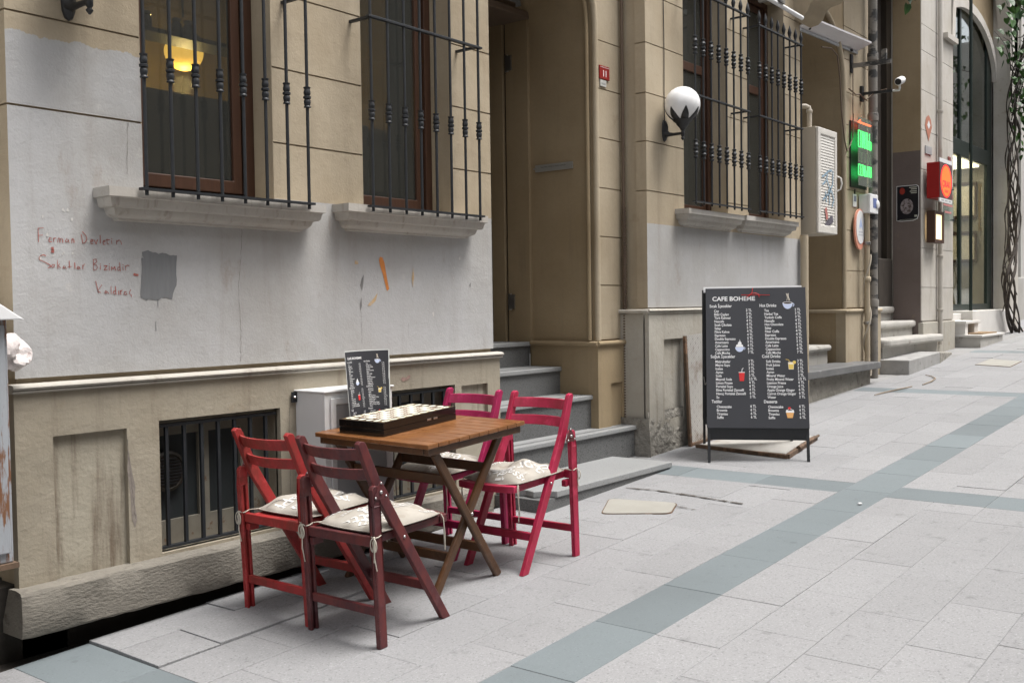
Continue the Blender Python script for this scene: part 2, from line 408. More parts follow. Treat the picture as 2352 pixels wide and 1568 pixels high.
# ================================================================== cafe building
W0, BY = 4.3, 4.536
bld = thing('cafe_building', 'cream and grey plastered building with barred ground floor windows and granite entrance steps', 'building', (2.07, 4.3, 0))
def course(x0, x1, zs, y, m, holes=(), y1=None, gap=.009):
    for a, b in zip(zs[:-1], zs[1:]):
        hh = [h for h in holes if h[3] > a and h[2] < b]
        full = sorted(h for h in hh if h[2] <= a+gap and h[3] >= b-gap)
        xs = [x0]+[q for h in full for q in (h[0], h[1])]+[x1]
        for k in range(0, len(xs), 2):
            obj('wall_course', MB().wall(xs[k], xs[k+1], a+gap/2, b-gap/2, y, y1 or y+.1, [h for h in hh if h not in full]), m, bld)
TOP = 13.0
w1 = (2.695, 3.453, 1.96, 4.25); w2 = (4.089, 4.838, 1.96, 4.25)
obj('wall_core', MB().wall(2.086, 5.224, .12, TOP, W0+.014, W0+.2, [(h[0]-.004,h[1]+.004,h[2]-.004,h[3]+.004) for h in (w1, w2, (2.725,3.437,.284,.908), (4.10,4.815,.284,.935))]), m_bei, bld)
course(2.074, 5.236, [1.14, 2.292, 2.682, 3.07, 3.46, 3.85, 4.24, 4.63, TOP], W0, m_b1, [w1, w2])
# plinth of the first bay, with recessed panels and basement openings
bw1 = (2.725, 3.437, .284, .908); bw2 = (4.10, 4.815, .284, .935)
obj('plinth', MB().wall(2.05, 5.264, .1, 1.083, 4.27, 4.312, [bw1, bw2, (2.214,2.56,.266,.89), (4.877,5.136,.27,.923)]), m_plinth, bld)
m_grime = plaster('grimy_panel_plaster', beige=(.35,.32,.255), streak=1.0, bs=55, bstr=.6)
obj('panel', MB().box(2.2, 2.58, 4.295, 4.31, .25, .9), m_grime, bld)
obj('panel', MB().box(4.86, 5.15, 4.293, 4.309, .25, .93), m_grime, bld)
led = [(4.30,1.083),(4.262,1.083),(4.252,1.087),(4.25,1.092),(4.258,1.096),(4.246,1.101),(4.241,1.108),(4.246,1.116),(4.262,1.121),(4.30,1.123)]
obj('ledge_molding', MB().extr(led, 2.038, 5.276), m_ledge, bld, smooth=40)
# rough stone base with a worn front edge
sb = MB(); rs = random.Random(5); n = 60; xs = [2.02+(5.08-2.02)*i/n for i in range(n+1)]
prof = []
for x_ in xs:
    j = lambda a: rs.uniform(-a, a)*.4
    wear = .03 if 3.25 < x_ < 3.6 or 4.2 < x_ < 5.1 else .006
    prof.append([(x_,4.3,.268+j(.003)),(x_,4.235+j(.01),.27+j(.003)),(x_,4.196+rs.uniform(0,wear),.266-rs.uniform(0,wear)*.6),(x_,4.19+j(.004),.252+j(.006)),(x_,4.188+j(.007),.16),(x_,4.19+j(.008),.082),(x_,4.198+j(.006),.072+j(.008)),(x_,4.38,.074)])
k = 8
sb.add([q for p_ in prof for q in p_], [(i*k+a, i*k+(a+1)%k, (i+1)*k+(a+1)%k, (i+1)*k+a) for i in range(n) for a in range(k)] + [tuple(range(k)), tuple(range(n*k+k-1, n*k-1, -1))])
obj('stone_base', sb, m_stone, bld, smooth=32)
obj('footing', MB().box(2.1, 5.2, 4.36, 4.6, -.6, .2), m_soil, bld)
# return wall left of the corner and the recessed wall behind the cabinet
obj('side_wall', MB().box(2.09, 2.3, 4.32, 6.5, .27, TOP), m_bei, bld)
obj('footing', MB().box(2.0, 2.3, 4.36, 6.5, -.5, .262), m_soil, bld)
obj('footing', MB().box(-6, 2.085, 4.80, 5.0, -.5, .5), m_soil, bld)
obj('side_wall', MB().box(-6, 2.09, 4.85, 5.1, -.5, TOP), m_bei, bld)

# ---- windows
def window(x0, x1, z0, z1, y, transom=None):
    obj('window_reveal', MB().wall(x0-.003, x1+.003, z0-.003, z1+.003, 4.302, y+.0, [(x0+.0015,x1-.0015,z0+.0015,z1-.0015)]), m_bei, bld)
    t = .055; f = MB().wall(x0, x1, z0, z1, y, y+.06, [(x0+t, x1-t, z0+t, z1-t)])
    win = obj('window', f, m_wood_d, bld, bevel=.004)
    t2 = t+.012; t3 = t2+.055
    hol = [(x0+t3, x1-t3, z0+t3+.012, z1-t3)]
    if transom: hol = [(x0+t3, x1-t3, z0+t3, transom-.04), (x0+t3, x1-t3, transom+.04, z1-t3)]
    obj('sash', MB().wall(x0+t2, x1-t2, z0+t2, z1-t2, y+.018, y+.056, hol), m_wood_d, win, bevel=.005)
    obj('pane', MB().box(x0+t3-.01, x1-t3+.01, y+.034, y+.04, z0+t3-.01, z1-t3+.01), m_glass, win)
    return win
window(2.695, 3.453, 1.96, 4.25, 4.455); window(4.089, 4.838, 1.96, 4.25, 4.455)
def sill(x0, x1, z, yf=4.165, m=m_sill):
    h = z-.175
    p_ = [(4.32,z),(yf,z),(yf,z-.042),(yf+.014,z-.046),(yf+.016,z-.05),(yf+.022,z-.078),(yf+.03,z-.086),(yf+.05,z-.088),(yf+.052,z-.096),(yf+.058,z-.112),(yf+.072,z-.124),(yf+.09,z-.13),(yf+.093,z-.14),(4.32,z-.141)]
    a = MB(); q_ = p_[1:-1]
    for y_, z_ in q_:
        o_ = y_-yf; a.v += [(x0+o_,4.32,z_),(x0+o_,y_,z_),(x1-o_,y_,z_),(x1-o_,4.32,z_)]
    K = len(q_)
    a.f = [(0,1,2,3),(4*K-1,4*K-2,4*K-3,4*K-4)]+[(4*k+e,4*k+e+1,4*k+e+5,4*k+e+4) for k in range(K-1) for e in range(3)]
    return obj('window_sill', a, m, bld, smooth=35)
sill(2.445, 3.69, 1.972); sill(3.85, 5.04, 1.995)

def grille(xs, y, z0, z1, rails, kind, ret=4.3):
    rl = MB().box(xs[0]-.03, xs[-1]+.03, y-.016, y+.016, z0, z0+.011)
    g = obj('window_grille', rl, m_iron, bld)
    if kind == 1:
        col_ = [(.0085,-.054),(.0185,-.053),(.0185,-.048),(.0145,-.043),(.018,-.028),(.0175,-.016),(.013,-.009),(.0205,-.005),(.0205,.005),(.013,.009),(.0175,.016),(.018,.028),(.0145,.043),(.0185,.048),(.0185,.053),(.0085,.054)]
        cz = [2.515]
        prof = [(.0085,z0-.022)]+[(r,2.515+h) for r,h in col_]+[(.0085,z1)]
    else:
        b_ = [(.009,-.078),(.02,-.073),(.02,-.062),(.012,-.056),(.0235,-.032),(.013,-.013),(.0225,-.007),(.0225,.006),(.013,.012),(.0235,.033),(.012,.058),(.02,.064),(.02,.073),(.009,.078)]
        prof = [(.009,z0-.02)]+[(r,2.72+h) for r,h in b_]+[(r,3.585+h) for r,h in b_]+[(.009,z1-.13),(.014,z1-.125),(.010,z1-.115),(.017,z1-.085),(.0195,z1-.07),(.012,z1-.035),(.001,z1)]
    sq = MB().lathe(prof, (0,0,0), 10); me = sq.mesh('bar', m_iron, 40)
    for x_ in xs:
        o = bpy.data.objects.new('bar', me); col.objects.link(o); o.parent = g; o.location = Vector((x_, y, 0))
        o.rotation_euler = (0,0,random.uniform(0,1))
    for z in rails:
        obj('rail', MB().bar((xs[0]-.02,y,z),(xs[-1]+.03,y,z),.026,.014), m_iron, g, bevel=.002)
        obj('rail_return', MB().bar((xs[0],y,z-.003),(xs[0],ret,z-.003),.02,.014), m_iron, g)
        obj('rail_return', MB().bar((xs[-1]-.02,y,z-.003),(xs[-1]-.02,ret,z-.003),.02,.014), m_iron, g)
    return g
lin = lambda a, b, n: [a+(b-a)*i/(n-1) for i in range(n)]
grille(lin(2.612, 3.552, 8), 4.14, 1.962, 4.6, [3.03], 1)
grille(lin(4.012, 4.933, 8), 4.14, 1.98, 4.6, [3.03], 1)

# ---- rooms behind the windows
def room(name, x0, x1, y0, y1, z0, z1, m, front=False):
    v = [(x0,y0,z0),(x1,y0,z0),(x1,y1,z0),(x0,y1,z0),(x0,y0,z1),(x1,y0,z1),(x1,y1,z1),(x0,y1,z1)]
    return obj(name, MB().add(v, [(0,1,2,3),(7,6,5,4),(1,5,6,2),(3,2,6,7),(0,3,7,4)]), m, bld, norm=False)
room('room_interior', 2.3, 5.2, 4.5, 6.5, 1.0, 4.6, m_room)
obj('bar_counter', MB().box(2.35, 5.15, 5.35, 6.45, 1.02, 2.72), m_dark, bld, bevel=.01)
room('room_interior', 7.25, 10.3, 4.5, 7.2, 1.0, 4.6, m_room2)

# ---- basement windows
m_bglass = mat('dusty_dark_glass', (.028,.032,.033), .4, .2, 4, (.055,.055,.05), (.62,.75), kind='POS', spec=.2)
m_oldw = mat('flaking_cream_wood', (.17,.155,.125), .8, .2, 8, (.13,.08,.05), (.6,.68), kind='POS')
def basement(x0, x1, z0, z1, vent):
    y = 4.4; f = obj('basement_window', MB().wall(x0-.02, x1+.02, z0-.02, z1+.02, y, y+.05, [(x0-.01,x0+.30,z0+.12,z1-.09),(x0+.36,x1-.16,z0+.12,z1-.09)]), m_oldw, bld)
    obj('window_reveal', MB().wall(x0-.02, x1+.02, z0-.02, z1+.02, 4.30, 4.42, [(x0,x1,z0,z1)]), m_plinth, f)
    obj('pane', MB().box(x0-.015, x0+.31, y+.02, y+.026, z0+.12, z1-.09), m_bglass, f)
    obj('pane', MB().box(x0+.35, x1-.15, y+.02, y+.026, z0+.12, z1-.09), m_bglass, f)
    obj('back_board', MB().box(x0, x1, y+.08, y+.1, z0, z1), m_dark, f)
    if vent:
        c = Vector((x0+.115, y-.004, .645))
        v = obj('vent', MB().lathe([(.095,0),(.1,.012),(.085,.02),(.08,.012),(.001,.012)], c, 24, Matrix.Rotation(PI/2,3,'X')), m_dark, f, smooth=40)
        for i in range(9):
            h = -.06+i*.015; wd = math.sqrt(.075**2-h*h)
            obj('vent_slat', MB().bar(c+Vector((-wd,-.018,h)), c+Vector((wd,-.018,h)), .012, .006), m_black, f)
    g = obj('basement_grille', MB().box(x0, x1-.01, 4.285, 4.315, z0+.012, z0+.024), m_iron, bld)
    obj('rail', MB().box(x0, x1-.01, 4.288, 4.312, z1-.035, z1-.02), m_iron, g)
    for i in range(7):
        x_ = x0+.055+i*.097
        obj('bar', MB().box(x_-.008, x_+.008, 4.292, 4.308, z0+.02, z1-.03), m_iron, g)
basement(*bw1, True); basement(*bw2, False)

# ---- entrance bay, doorway and steps
core = MB()
def arch_wall(x0, x1, z0, zt, ox0, ox1, spring, y0, y1):
    r = (ox1-ox0)/2; cx = (ox0+ox1)/2; n = 24
    pts = [(ox0,z0),(x0,z0),(x0,zt),(x1,zt),(x1,z0),(ox1,z0),(ox1,spring)]
    pts += [(cx+r*math.cos(PI*i/n), spring+r*math.sin(PI*i/n)) for i in range(1,n)] + [(ox0,spring)]
    return MB().prism(pts, lambda u,v,a: (u,a,v), y0, y1)
obj('bay_wall', arch_wall(5.2, 7.25, .1, TOP, 5.45, 6.82, 3.62, BY+.012, 5.2), m_jamb, bld)
zs = [1.14, 1.58, 1.97, 2.358, 2.755, 3.145, 3.525, 3.90]
course(6.864, 7.221, zs, BY, m_bei, y1=BY+.03)
obj('door_lining', MB().box(6.79, 7.0, 5.17, 5.4, 1.12, 3.9), m_jamb, bld)
obj('door_lining', MB().box(6.775, 7.0, 5.425, 5.6, 1.12, 3.9), m_jamb, bld)
obj('door_gap', MB().box(6.81, 7.0, 5.39, 5.43, 1.12, 3.9), m_dark, bld)
# raised bead round the opening
bead = [Vector((6.832, BY-.008, z)) for z in lin(1.14, 3.62, 12)] + [Vector((6.135+.697*math.cos(a), BY-.008, 3.62+.697*math.sin(a))) for a in lin(.08, 3.06, 22)] + [Vector((5.438, BY-.008, z)) for z in lin(3.62, 1.14, 8)]
obj('arch_molding', MB().tube(bead, .026, 8), m_bei, bld, smooth=60)
obj('arch_molding', MB().tube([Vector((q.x-(.045 if q.x > 6.135 else -.045), q.y+.05, q.z)) for q in bead], .018, 8), m_jamb, bld, smooth=60)
# ledge + plinth of the jamb and pier
jl = MB().hexa([(6.80,4.506,.1),(7.23,4.506,.1),(7.23,4.6,.1),(6.80,4.6,.1)],[(6.80,4.506,1.10),(7.23,4.506,1.10),(7.23,4.6,1.10),(6.80,4.6,1.10)])
obj('pier_plinth', MB().wall(6.795, 7.23, .1, 1.098, 4.506, 4.6, [(6.98,7.16,.3,.79)]).box(6.97,7.17,4.525,4.6,.28,.8), m_jamb, bld)
obj('pier_plinth', MB().box(6.795, 7.0, 4.6, 5.165, .1, 1.098), m_jamb, bld)
for a, b in (((6.785, 4.5), (7.22, 4.5)), ((6.785, 4.5), (6.785, 5.165))):
    obj('ledge_molding', MB().tube([(a[0],a[1],1.115),(b[0],b[1],1.115)], .02, 10), m_jamb, bld, smooth=60)
door = obj('door', MB().box(5.4, 6.8, 5.56, 5.6, 1.12, 3.78), m_dark, bld)
obj('door_panel', MB().box(6.05, 6.6, 5.548, 5.56, 1.3, 3.5), m_dark, door, bevel=.006)
obj('door_panel', MB().box(5.5, 5.95, 5.548, 5.56, 1.3, 3.5), m_dark, door, bevel=.006)
for z in (3.45, 1.46): obj('hinge', MB().cyl((6.80,5.385,z-.07),(6.80,5.385,z+.07),.022,n=10).box(6.775,6.79,5.33,5.39,z-.06,z+.06), m_steel, door, smooth=40)
m_lint = mat('brown_lintel', (.12,.085,.06), .6, .15, 4, kind='POS')
m_dred = mat('dark_red_transom', (.07,.008,.008), .5, .15, 4, kind='POS')
obj('transom', MB().box(5.4, 6.82, 5.15, 5.6, 3.78, 3.84).box(5.4, 6.82, 5.3, 5.6, 3.84, 3.95), m_lint, bld, bevel=.01)
obj('transom_light', MB().box(5.4, 6.82, 5.5, 5.6, 3.95, 4.6), m_dred, bld)
obj('conduit', MB().cyl((7.195,4.505,.15),(7.195,4.505,5),.013,n=8), m_lint, bld, smooth=50)
cg = MB()
for i in range(90): cg.cyl((7.193,4.500,.2+i*.0225),(7.193,4.500,.2+i*.0225+.013),.019,n=8)
obj('corrugated_conduit', cg, m_lint, bld, smooth=50)
def step(x0, x1, yf, yb, z, zb, th=.035, m=m_step, mt=m_tread, nose=.02):
    s_ = obj('step', MB().box(x0, x1, yf+nose, yb, zb, z-th), m, bld)
    obj('tread', MB().box(x0, x1+.0, yf, yb+.02, z-th, z), mt, s_, bevel=.006)
    for o_ in (.06,.085): obj('tread_groove', MB().box(x0+.03, x1-.03, yf+o_, yf+o_+.008, z, z+.0015), m_step, s_)
    return s_
step(5.236, 6.795, 5.17, 5.7, 1.125, .5)
step(5.236, 6.795, 4.86, 5.2, .925, .3)
step(5.236, 6.80, 4.56, 4.9, .705, .2)
step(5.236, 7.19, 4.375, 4.6, .44, .1)
# the lowest step is a worn slab that disappears into the rising pavement
ls = obj('step', MB().box(5.19, 6.80, 3.874, 4.4, -.05, .182), m_step, bld)
bt = MB(); pts = [(5.33,3.862),(6.82,3.862),(6.82,4.42),(5.236,4.42),(5.20,4.2),(5.26,4.06),(5.23,3.98),(5.30,3.93)]
bt.prism(pts, lambda u,v,a: (u,v,a), .184, .226)
obj('tread', bt, m_tread, ls, bevel=.005)

# ---- second block
b2 = (7.841, 8.67, 2.19, 4.45); b3 = (9.10, 9.93, 2.19, 4.45)
obj('wall_core', MB().wall(7.235, 10.327, 0, TOP, W0+.014, W0+.26, [(h[0]-.004,h[1]+.004,h[2]-.004,h[3]+.004) for h in (b2, b3)]), m_bei, bld)
course(7.221, 10.341, [1.39, 2.343, 2.742, 3.13, 3.533, 3.93, 4.32, 4.71, TOP], W0, m_b2, [b2, b3])
window(*b2, 4.47, 3.55); window(*b3, 4.47, 3.55)
sill(7.68, 8.73, 2.222, m=m_sill); sill(8.77, 9.97, 2.228, m=m_sill)
grille(lin(7.755, 8.765, 8), 4.14, 2.275, 4.16, [3.17, 4.035], 2); grille(lin(9.005, 9.985, 8), 4.14, 2.275, 4.14, [3.165, 4.0], 2)
jag = [(7.17,.469),(7.17,.30)]
rj = random.Random(11); x_ = 7.17
while x_ < 10.3:
    x_ += rj.uniform(.03,.09); jag.append((min(x_,10.37), .34+rj.uniform(-.035,.035)+(.0 if x_ > 7.5 else -.03)))
jag += [(10.37,.42),(10.37,.469)]
obj('plinth', MB().prism(jag, lambda u,v,a: (u,a,v), 4.262, 4.275), m_plinth2, bld)
obj('plinth', MB().box(7.4,9.65,4.292,4.32,.471,1.16), m_plinth2, bld)
obj('plinth', MB().wall(7.171, 10.369, .47, 1.345, 4.262, 4.30, [(7.41,7.732,.47,1.132),(8.2,9.6,.47,1.13)]), m_plinth2, bld)
obj('plinth_return', MB().box(7.178, 7.4, 4.32, 4.6, .1, 1.345), m_plinth2, bld)
rb = MB(); nx, nz = 60, 8; rv = random.Random(2)
for i in range(nx+1):
    for j in range(nz+1):
        X_ = 7.15+3.2*i/nx; Z_ = .05+.5*j/nz
        rb.v.append((X_, 4.272-.008*rv.random()-.02*(1-j/nz), Z_))
rb.f = [(i*(nz+1)+j,(i+1)*(nz+1)+j,(i+1)*(nz+1)+j+1,i*(nz+1)+j+1) for i in range(nx) for j in range(nz)]
n0 = len(rb.v); rb.add([(7.15,4.23,.05),(7.15,4.6,.05),(7.15,4.6,.5),(7.15,4.26,.5)],[(0,1,2,3)])
obj('rough_footing', rb, m_rubble, bld)
obj('ledge_molding', MB().extr([(y_,z_+.262) for y_, z_ in led], 7.158, 10.38), m_ledge, bld, smooth=40)
obj('ledge_molding', MB().tube([(7.165,4.262,1.366),(7.165,4.55,1.366)], .017, 10), m_ledge, bld, smooth=60)

# ---- second doorway bay and its pier
obj('bay_wall', arch_wall(10.2, 13.39, .2, TOP, 10.62, 12.19, 4.0, BY+.012, 5.6), m_jamb, bld)
course(12.235, 13.40, [1.345, 1.80, 2.29, 2.78, 3.17, 3.56, 3.95, 4.34, 4.73, TOP], BY, m_bei, y1=BY+.04)
obj('pier_side', MB().box(13.30, 13.398, BY+.06, 6.0, .2, TOP), m_bei, bld)
obj('arch_molding', MB().tube([(12.205,BY-.008,z) for z in lin(1.34,4.0,10)]+[(11.405+.80*math.cos(a),BY-.008,4.0+.80*math.sin(a)) for a in lin(.1,3.04,20)], .03, 8), m_bei, bld, smooth=60)
obj('pier_plinth', MB().box(12.165, 13.41, 4.50, 4.62, .2, 1.29), m_bei, bld)
obj('pier_plinth', MB().box(12.165, 12.4, 4.62, 5.5, .2, 1.29), m_jamb, bld)
obj('ledge_molding', MB().tube([(12.15,5.4,1.31),(12.15,4.495,1.31),(13.41,4.495,1.31)], .022, 10), m_bei, bld, smooth=60)
obj('door', MB().box(10.5, 12.2, 5.55, 5.6, .5, 3.6), m_dark, bld)
def mstep(x0, x1, yf, yb, z, zb, th=.07, m=m_mstep, par=bld, rr_=.03):
    s_ = obj('step', MB().box(x0+.03, x1-.03, yf+.05, yb, zb, z-th), m, par)
    obj('tread', MB().box(x0, x1, yf, yb, z-th, z), m, s_, bevel=rr_)
    return s_
mstep(10.55, 12.02, 4.61, 5.0, .91, .3)
mstep(10.55, 11.6, 5.0, 5.5, 1.12, .3)
m_slate = mat('dark_slate', (.12,.12,.12), .55, .2, 4, (.2,.2,.2), (.55,.7), kind='POS')
ls2 = obj('step', MB().box(10.2, 12.4, 4.29, 4.62, .1, .61), m_rubble, bld)
obj('tread', MB().box(10.15, 12.52, 4.2, 4.64, .61, .69), m_slate, ls2, bevel=.008)
# upper storey corbel over the second window bay
cp = [(0,0),(.10,.015),(.16,.06),(.19,.13),(.25,.17),(.37,.19),(.45,.25),(.5,.36),(.52,.5),(.52,.75),(0,.75)]
obj('corbel', MB().prism(cp, lambda u,v,a: (a, 4.3-u*.9, 4.33+v), 10.20, 10.62), m_bei, bld, smooth=50)
obj('bay_floor', MB().box(10.62, 13.2, 3.75, 4.53, 6.2, 6.5), m_bei, bld)
obj('downpipe', MB().cyl((10.30,4.245,.3),(10.30,4.245,2.12),.042,n=14), m_bei, bld, smooth=50)

# ---- marks on the first wall
m_graf = mat('red_marker', (.36,.11,.09), .8, .25, 30, (.41,.33,.31), (.56,.66))
STR = [[(2190,1781),(2190,1722)],[(2190,1780),(2213,1783)],[(2191,1750),(2209,1752)],[(2235,1733),(2246,1735),(2248,1741),(2240,1743),(2235,1733),(2238,1724),(2248,1726)],[(2256,1742),(2257,1726)],[(2257,1736),(2262,1742),(2268,1741)],[(2275,1724),(2276,1738),(2281,1743),(2285,1738),(2285,1725)],[(2286,1738),(2292,1742),(2297,1738),(2298,1724)],[(2323,1737),(2315,1740),(2310,1732),(2313,1726),(2321,1729),(2324,1737),(2326,1723)],[(2339,1724),(2339,1741)],[(2339,1736),(2344,1743),(2348,1738),(2349,1726)],[(2383,1763),(2389,1724)],[(2389,1775),(2405,1758),(2409,1741),(2397,1725),(2388,1724)],[(2426,1732),(2436,1735),(2437,1742),(2429,1743),(2426,1732),(2428,1723),(2437,1725)],[(2443,1741),(2452,1723),(2459,1743)],[(2472,1762),(2472,1728)],[(2486,1733),(2495,1736),(2495,1741),(2488,1740),(2484,1731),(2489,1722),(2497,1723)],[(2505,1749),(2505,1727),(2513,1725)],[(2500,1743),(2517,1745)],[(2527,1742),(2528,1727)],[(2527,1751),(2529,1748)],[(2551,1726),(2552,1744)],[(2552,1737),(2564,1746),(2572,1740),(2576,1726)],[(2250,1702),(2252,1690),(2250,1679)],[(2220,1664),(2211,1668),(2197,1664),(2190,1654),(2194,1645),(2217,1636),(2236,1626),(2241,1619),(2228,1612)],[(2257,1628),(2249,1627),(2242,1619),(2248,1614),(2256,1619),(2257,1628)],[(2271,1647),(2272,1610)],[(2282,1632),(2273,1623),(2285,1614)],[(2305,1619),(2299,1622),(2295,1615),(2300,1612),(2305,1616),(2306,1619),(2310,1610)],[(2324,1645),(2326,1615)],[(2317,1619),(2336,1621)],[(2349,1638),(2350,1612)],[(2370,1619),(2363,1621),(2359,1614),(2364,1610),(2370,1614),(2371,1619),(2374,1611)],[(2386,1628),(2386,1611)],[(2386,1622),(2395,1633)],[(2437,1654),(2437,1606)],[(2435,1654),(2450,1656),(2453,1645),(2438,1632),(2451,1630),(2455,1619),(2449,1609),(2437,1606)],[(2469,1629),(2469,1610)],[(2469,1637),(2471,1635)],[(2487,1627),(2502,1628),(2486,1608),(2503,1611)],[(2512,1628),(2512,1607)],[(2512,1638),(2514,1636)],[(2522,1607),(2524,1625),(2530,1612),(2538,1625),(2543,1608)],[(2564,1643),(2566,1605)],[(2564,1623),(2555,1622),(2551,1613),(2556,1607),(2565,1612)],[(2579,1625),(2580,1609)],[(2579,1635),(2581,1633)],[(2593,1609),(2592,1631)],[(2592,1623),(2600,1632),(2611,1631)],[(2633,1592),(2644,1589),(2656,1589)],[(2445,1557),(2457,1506)],[(2474,1542),(2453,1514),(2468,1507)],[(2498,1512),(2490,1514),(2487,1506),(2494,1503),(2499,1511),(2506,1503)],[(2518,1536),(2518,1501)],[(2539,1536),(2542,1498)],[(2540,1514),(2531,1514),(2527,1504),(2534,1500),(2541,1504)],[(2555,1516),(2556,1498)],[(2565,1498),(2564,1517)],[(2564,1511),(2573,1519)],[(2593,1511),(2585,1511),(2581,1501),(2588,1497),(2594,1504),(2596,1496)],[(2616,1521),(2609,1511),(2610,1500),(2619,1496)],[(2616,1496),(2619,1488)]]
for a_, b_ in ((0,11),(11,23),(23,24),(24,35),(35,49),(49,50),(50,63)):
    gr = MB()
    for i in range(a_, min(b_, len(STR))):
        s_ = STR[i]; w_ = .006 if i in (23, 49) else .0017
        pts = [Vector((a/1000, W0-.0022, b/1000)) for a, b in s_]
        for p_, q_ in zip(pts[:-1], pts[1:]):
            d = (q_-p_).normalized(); p_ = p_-d*.001; q_ = q_+d*.001
            nrm = Vector((-d.z,0,d.x))*w_*random.uniform(.7,1.15)
            gr.add([p_-nrm,q_-nrm,q_+nrm,p_+nrm],[(0,1,2,3)])
    if gr.f: obj('graffiti_word', gr, m_graf, bld, norm=False)['kind'] = 'stuff'
def decal(name, polys, m, y=W0-.002):
    mb = MB()
    for p_ in polys: mb.flat([(a/1000,b/1000) for a,b in p_], lambda u,v: (u,y,v))
    o_ = obj(name, mb, m, bld, norm=False)
    if len(polys) > 1: o_['kind'] = 'stuff'
    return o_
m_cem = mat('dark_cement_patch', (.165,.168,.172), .85, .12, 3, grain=(14,1,2), kind='POS')
patch = [(2679,1697),(2708,1704),(2737,1696),(2763,1690),(2793,1695),(2830,1685),(2861,1685),(2857,1626),(2858,1542),(2839,1515),(2830,1475),(2809,1483),(2779,1485),(2760,1472),(2738,1472),(2713,1478),(2694,1473),(2673,1482),(2665,1488),(2672,1557),(2675,1667),(2684,1668)]
pv = []
rp = random.Random(4)
for (a,b),(c,d) in zip(patch, patch[1:]+patch[:1]):
    for t in (0,.33,.66): pv.append((a+(c-a)*t+rp.uniform(-2,2), b+(d-b)*t+rp.uniform(-2,2)))
decal('cement_patch', [pv, [(2752,1476),(2756,1476),(2755,1440),(2753,1440)], [(2738,1372),(2741,1372),(2742,1328),(2739,1328)]], m_cem)
m_org = mat('orange_spray', (.55,.20,.05), .8, .25, 12, GREY, (.55,.75), kind='POS')
m_org2 = mat('faded_orange_spray', (.48,.34,.19), .8, .2, 12, GREY, (.45,.65), kind='POS')
decal('orange_spray_mark', [[(4210,1718),(4232,1714),(4246,1680),(4258,1620),(4272,1560),(4280,1532),(4262,1520),(4248,1560),(4230,1620),(4208,1670),(4202,1700)]], m_org)
decal('orange_spray_mark', [[(4484,1660),(4492,1608),(4480,1542),(4471,1595)],[(4186,1510),(4170,1465),(4125,1432),(4101,1438),(4154,1478)],[(4013,1692),(4043,1688),(4036,1671),(4010,1672)]], m_org2)
m_crack = mat('crack', (.13,.115,.10), .9, .2, 20)
decal('plaster_flake', [[(4079,1615),(4061,1589),(4050,1552),(4063,1520),(4074,1565)],[(4058,1485),(4044,1446),(4049,1404),(4060,1441)],[(5000,1560),(5018,1580),(5012,1545)]], mat('bare_cement', (.19,.185,.18), .9, .2, 20, kind='POS'))
ck = []
def crack(pts, wd=.8, seed=1):
    rc = random.Random(seed); P = []
    for (a,b),(c,d) in zip(pts[:-1],pts[1:]):
        m_ = max(2,int(math.hypot(c-a,d-b)/14))
        for i in range(m_): P.append((a+(c-a)*i/m_+rc.uniform(-2.5,2.5), b+(d-b)*i/m_))
    P.append(pts[-1])
    for (a,b),(c,d) in zip(P[:-1],P[1:]):
        q = rc.uniform(.4,1.2)*wd; L = math.hypot(c-a,d-b) or 1; nx_, nz_ = -(d-b)/L*q, (c-a)/L*q
        ck.append([(a-nx_,b-nz_),(c-nx_,d-nz_),(c+nx_,d+nz_),(a+nx_,b+nz_)])
crack([(3242,1830),(3233,1689),(3213,1535),(3220,1403),(3222,1314),(3215,1160)])
crack([(2623,2285),(2612,2049)], 1.0, 2); crack([(4052,1404),(4056,1300),(4054,1220)], .7, 3); crack([(4440,1330),(4438,1230)],.6,4)
decal('crack', ck, m_crack)
def chips(seed, n_, x0, x1, z0, z1, y, m, smin=6, smax=22):
    rc = random.Random(seed); polys = []
    for _ in range(n_):
        a, b, s_ = rc.uniform(x0,x1), rc.uniform(z0,z1), rc.uniform(smin,smax)
        polys.append([(a+s_*rc.uniform(.5,1.1)*math.cos(t)*.7, b+s_*rc.uniform(.4,1.1)*math.sin(t)) for t in [i*2*PI/9 for i in range(9)]])
    decal('plaster_chip', polys, m, y)
m_prim = mat('pale_primer', (.50,.485,.46), .85, .1, 20, kind='POS')
chips(1, 16, 2180, 2420, 1560, 1880, W0-.0016, m_prim, 3, 12)
chips(8, 10, 4600, 5100, 1250, 1750, W0-.0016, m_prim, 4, 16)
ck = []
crack([(2560,840),(2570,700),(2582,560),(2590,470)], 1.6, 6); crack([(3500,905),(3492,760),(3498,600),(3490,450)], 1.2, 7)
decal('crack', ck, m_crack, 4.268)
decal('bare_render', [[(2563,800),(2580,690),(2594,620),(2590,540),(2600,470),(2588,430),(2574,470),(2568,600),(2556,700)]], mat('exposed_render', (.22,.19,.165), .9, .3, 30, kind='POS'), 4.2685)
decal('plaster_chip', [[(4330,1000),(4350,1012),(4375,1005),(4400,1020),(4415,1018),(4408,1000),(4380,990),(4350,985)]], mat('pink_chip', (.30,.2,.17), .9, .3, 30), 4.268)

# ================================================================== neighbour building
nb = thing('neighbour_building', 'pale plastered building with tall arched shop window and worn marble door steps', 'building', (13.42, 4.65, .5))
NY = 4.65
m_nb = plaster('pale_plaster', beige=(.50,.475,.435), streak=.2)
m_brown = plaster('beige_over_brown_dado', 3.63, beige=(.43,.36,.27), grey=(.16,.135,.125), streak=.05)
def npart(name, mb, m, **k): return obj(name, mb, m, nb, **k)
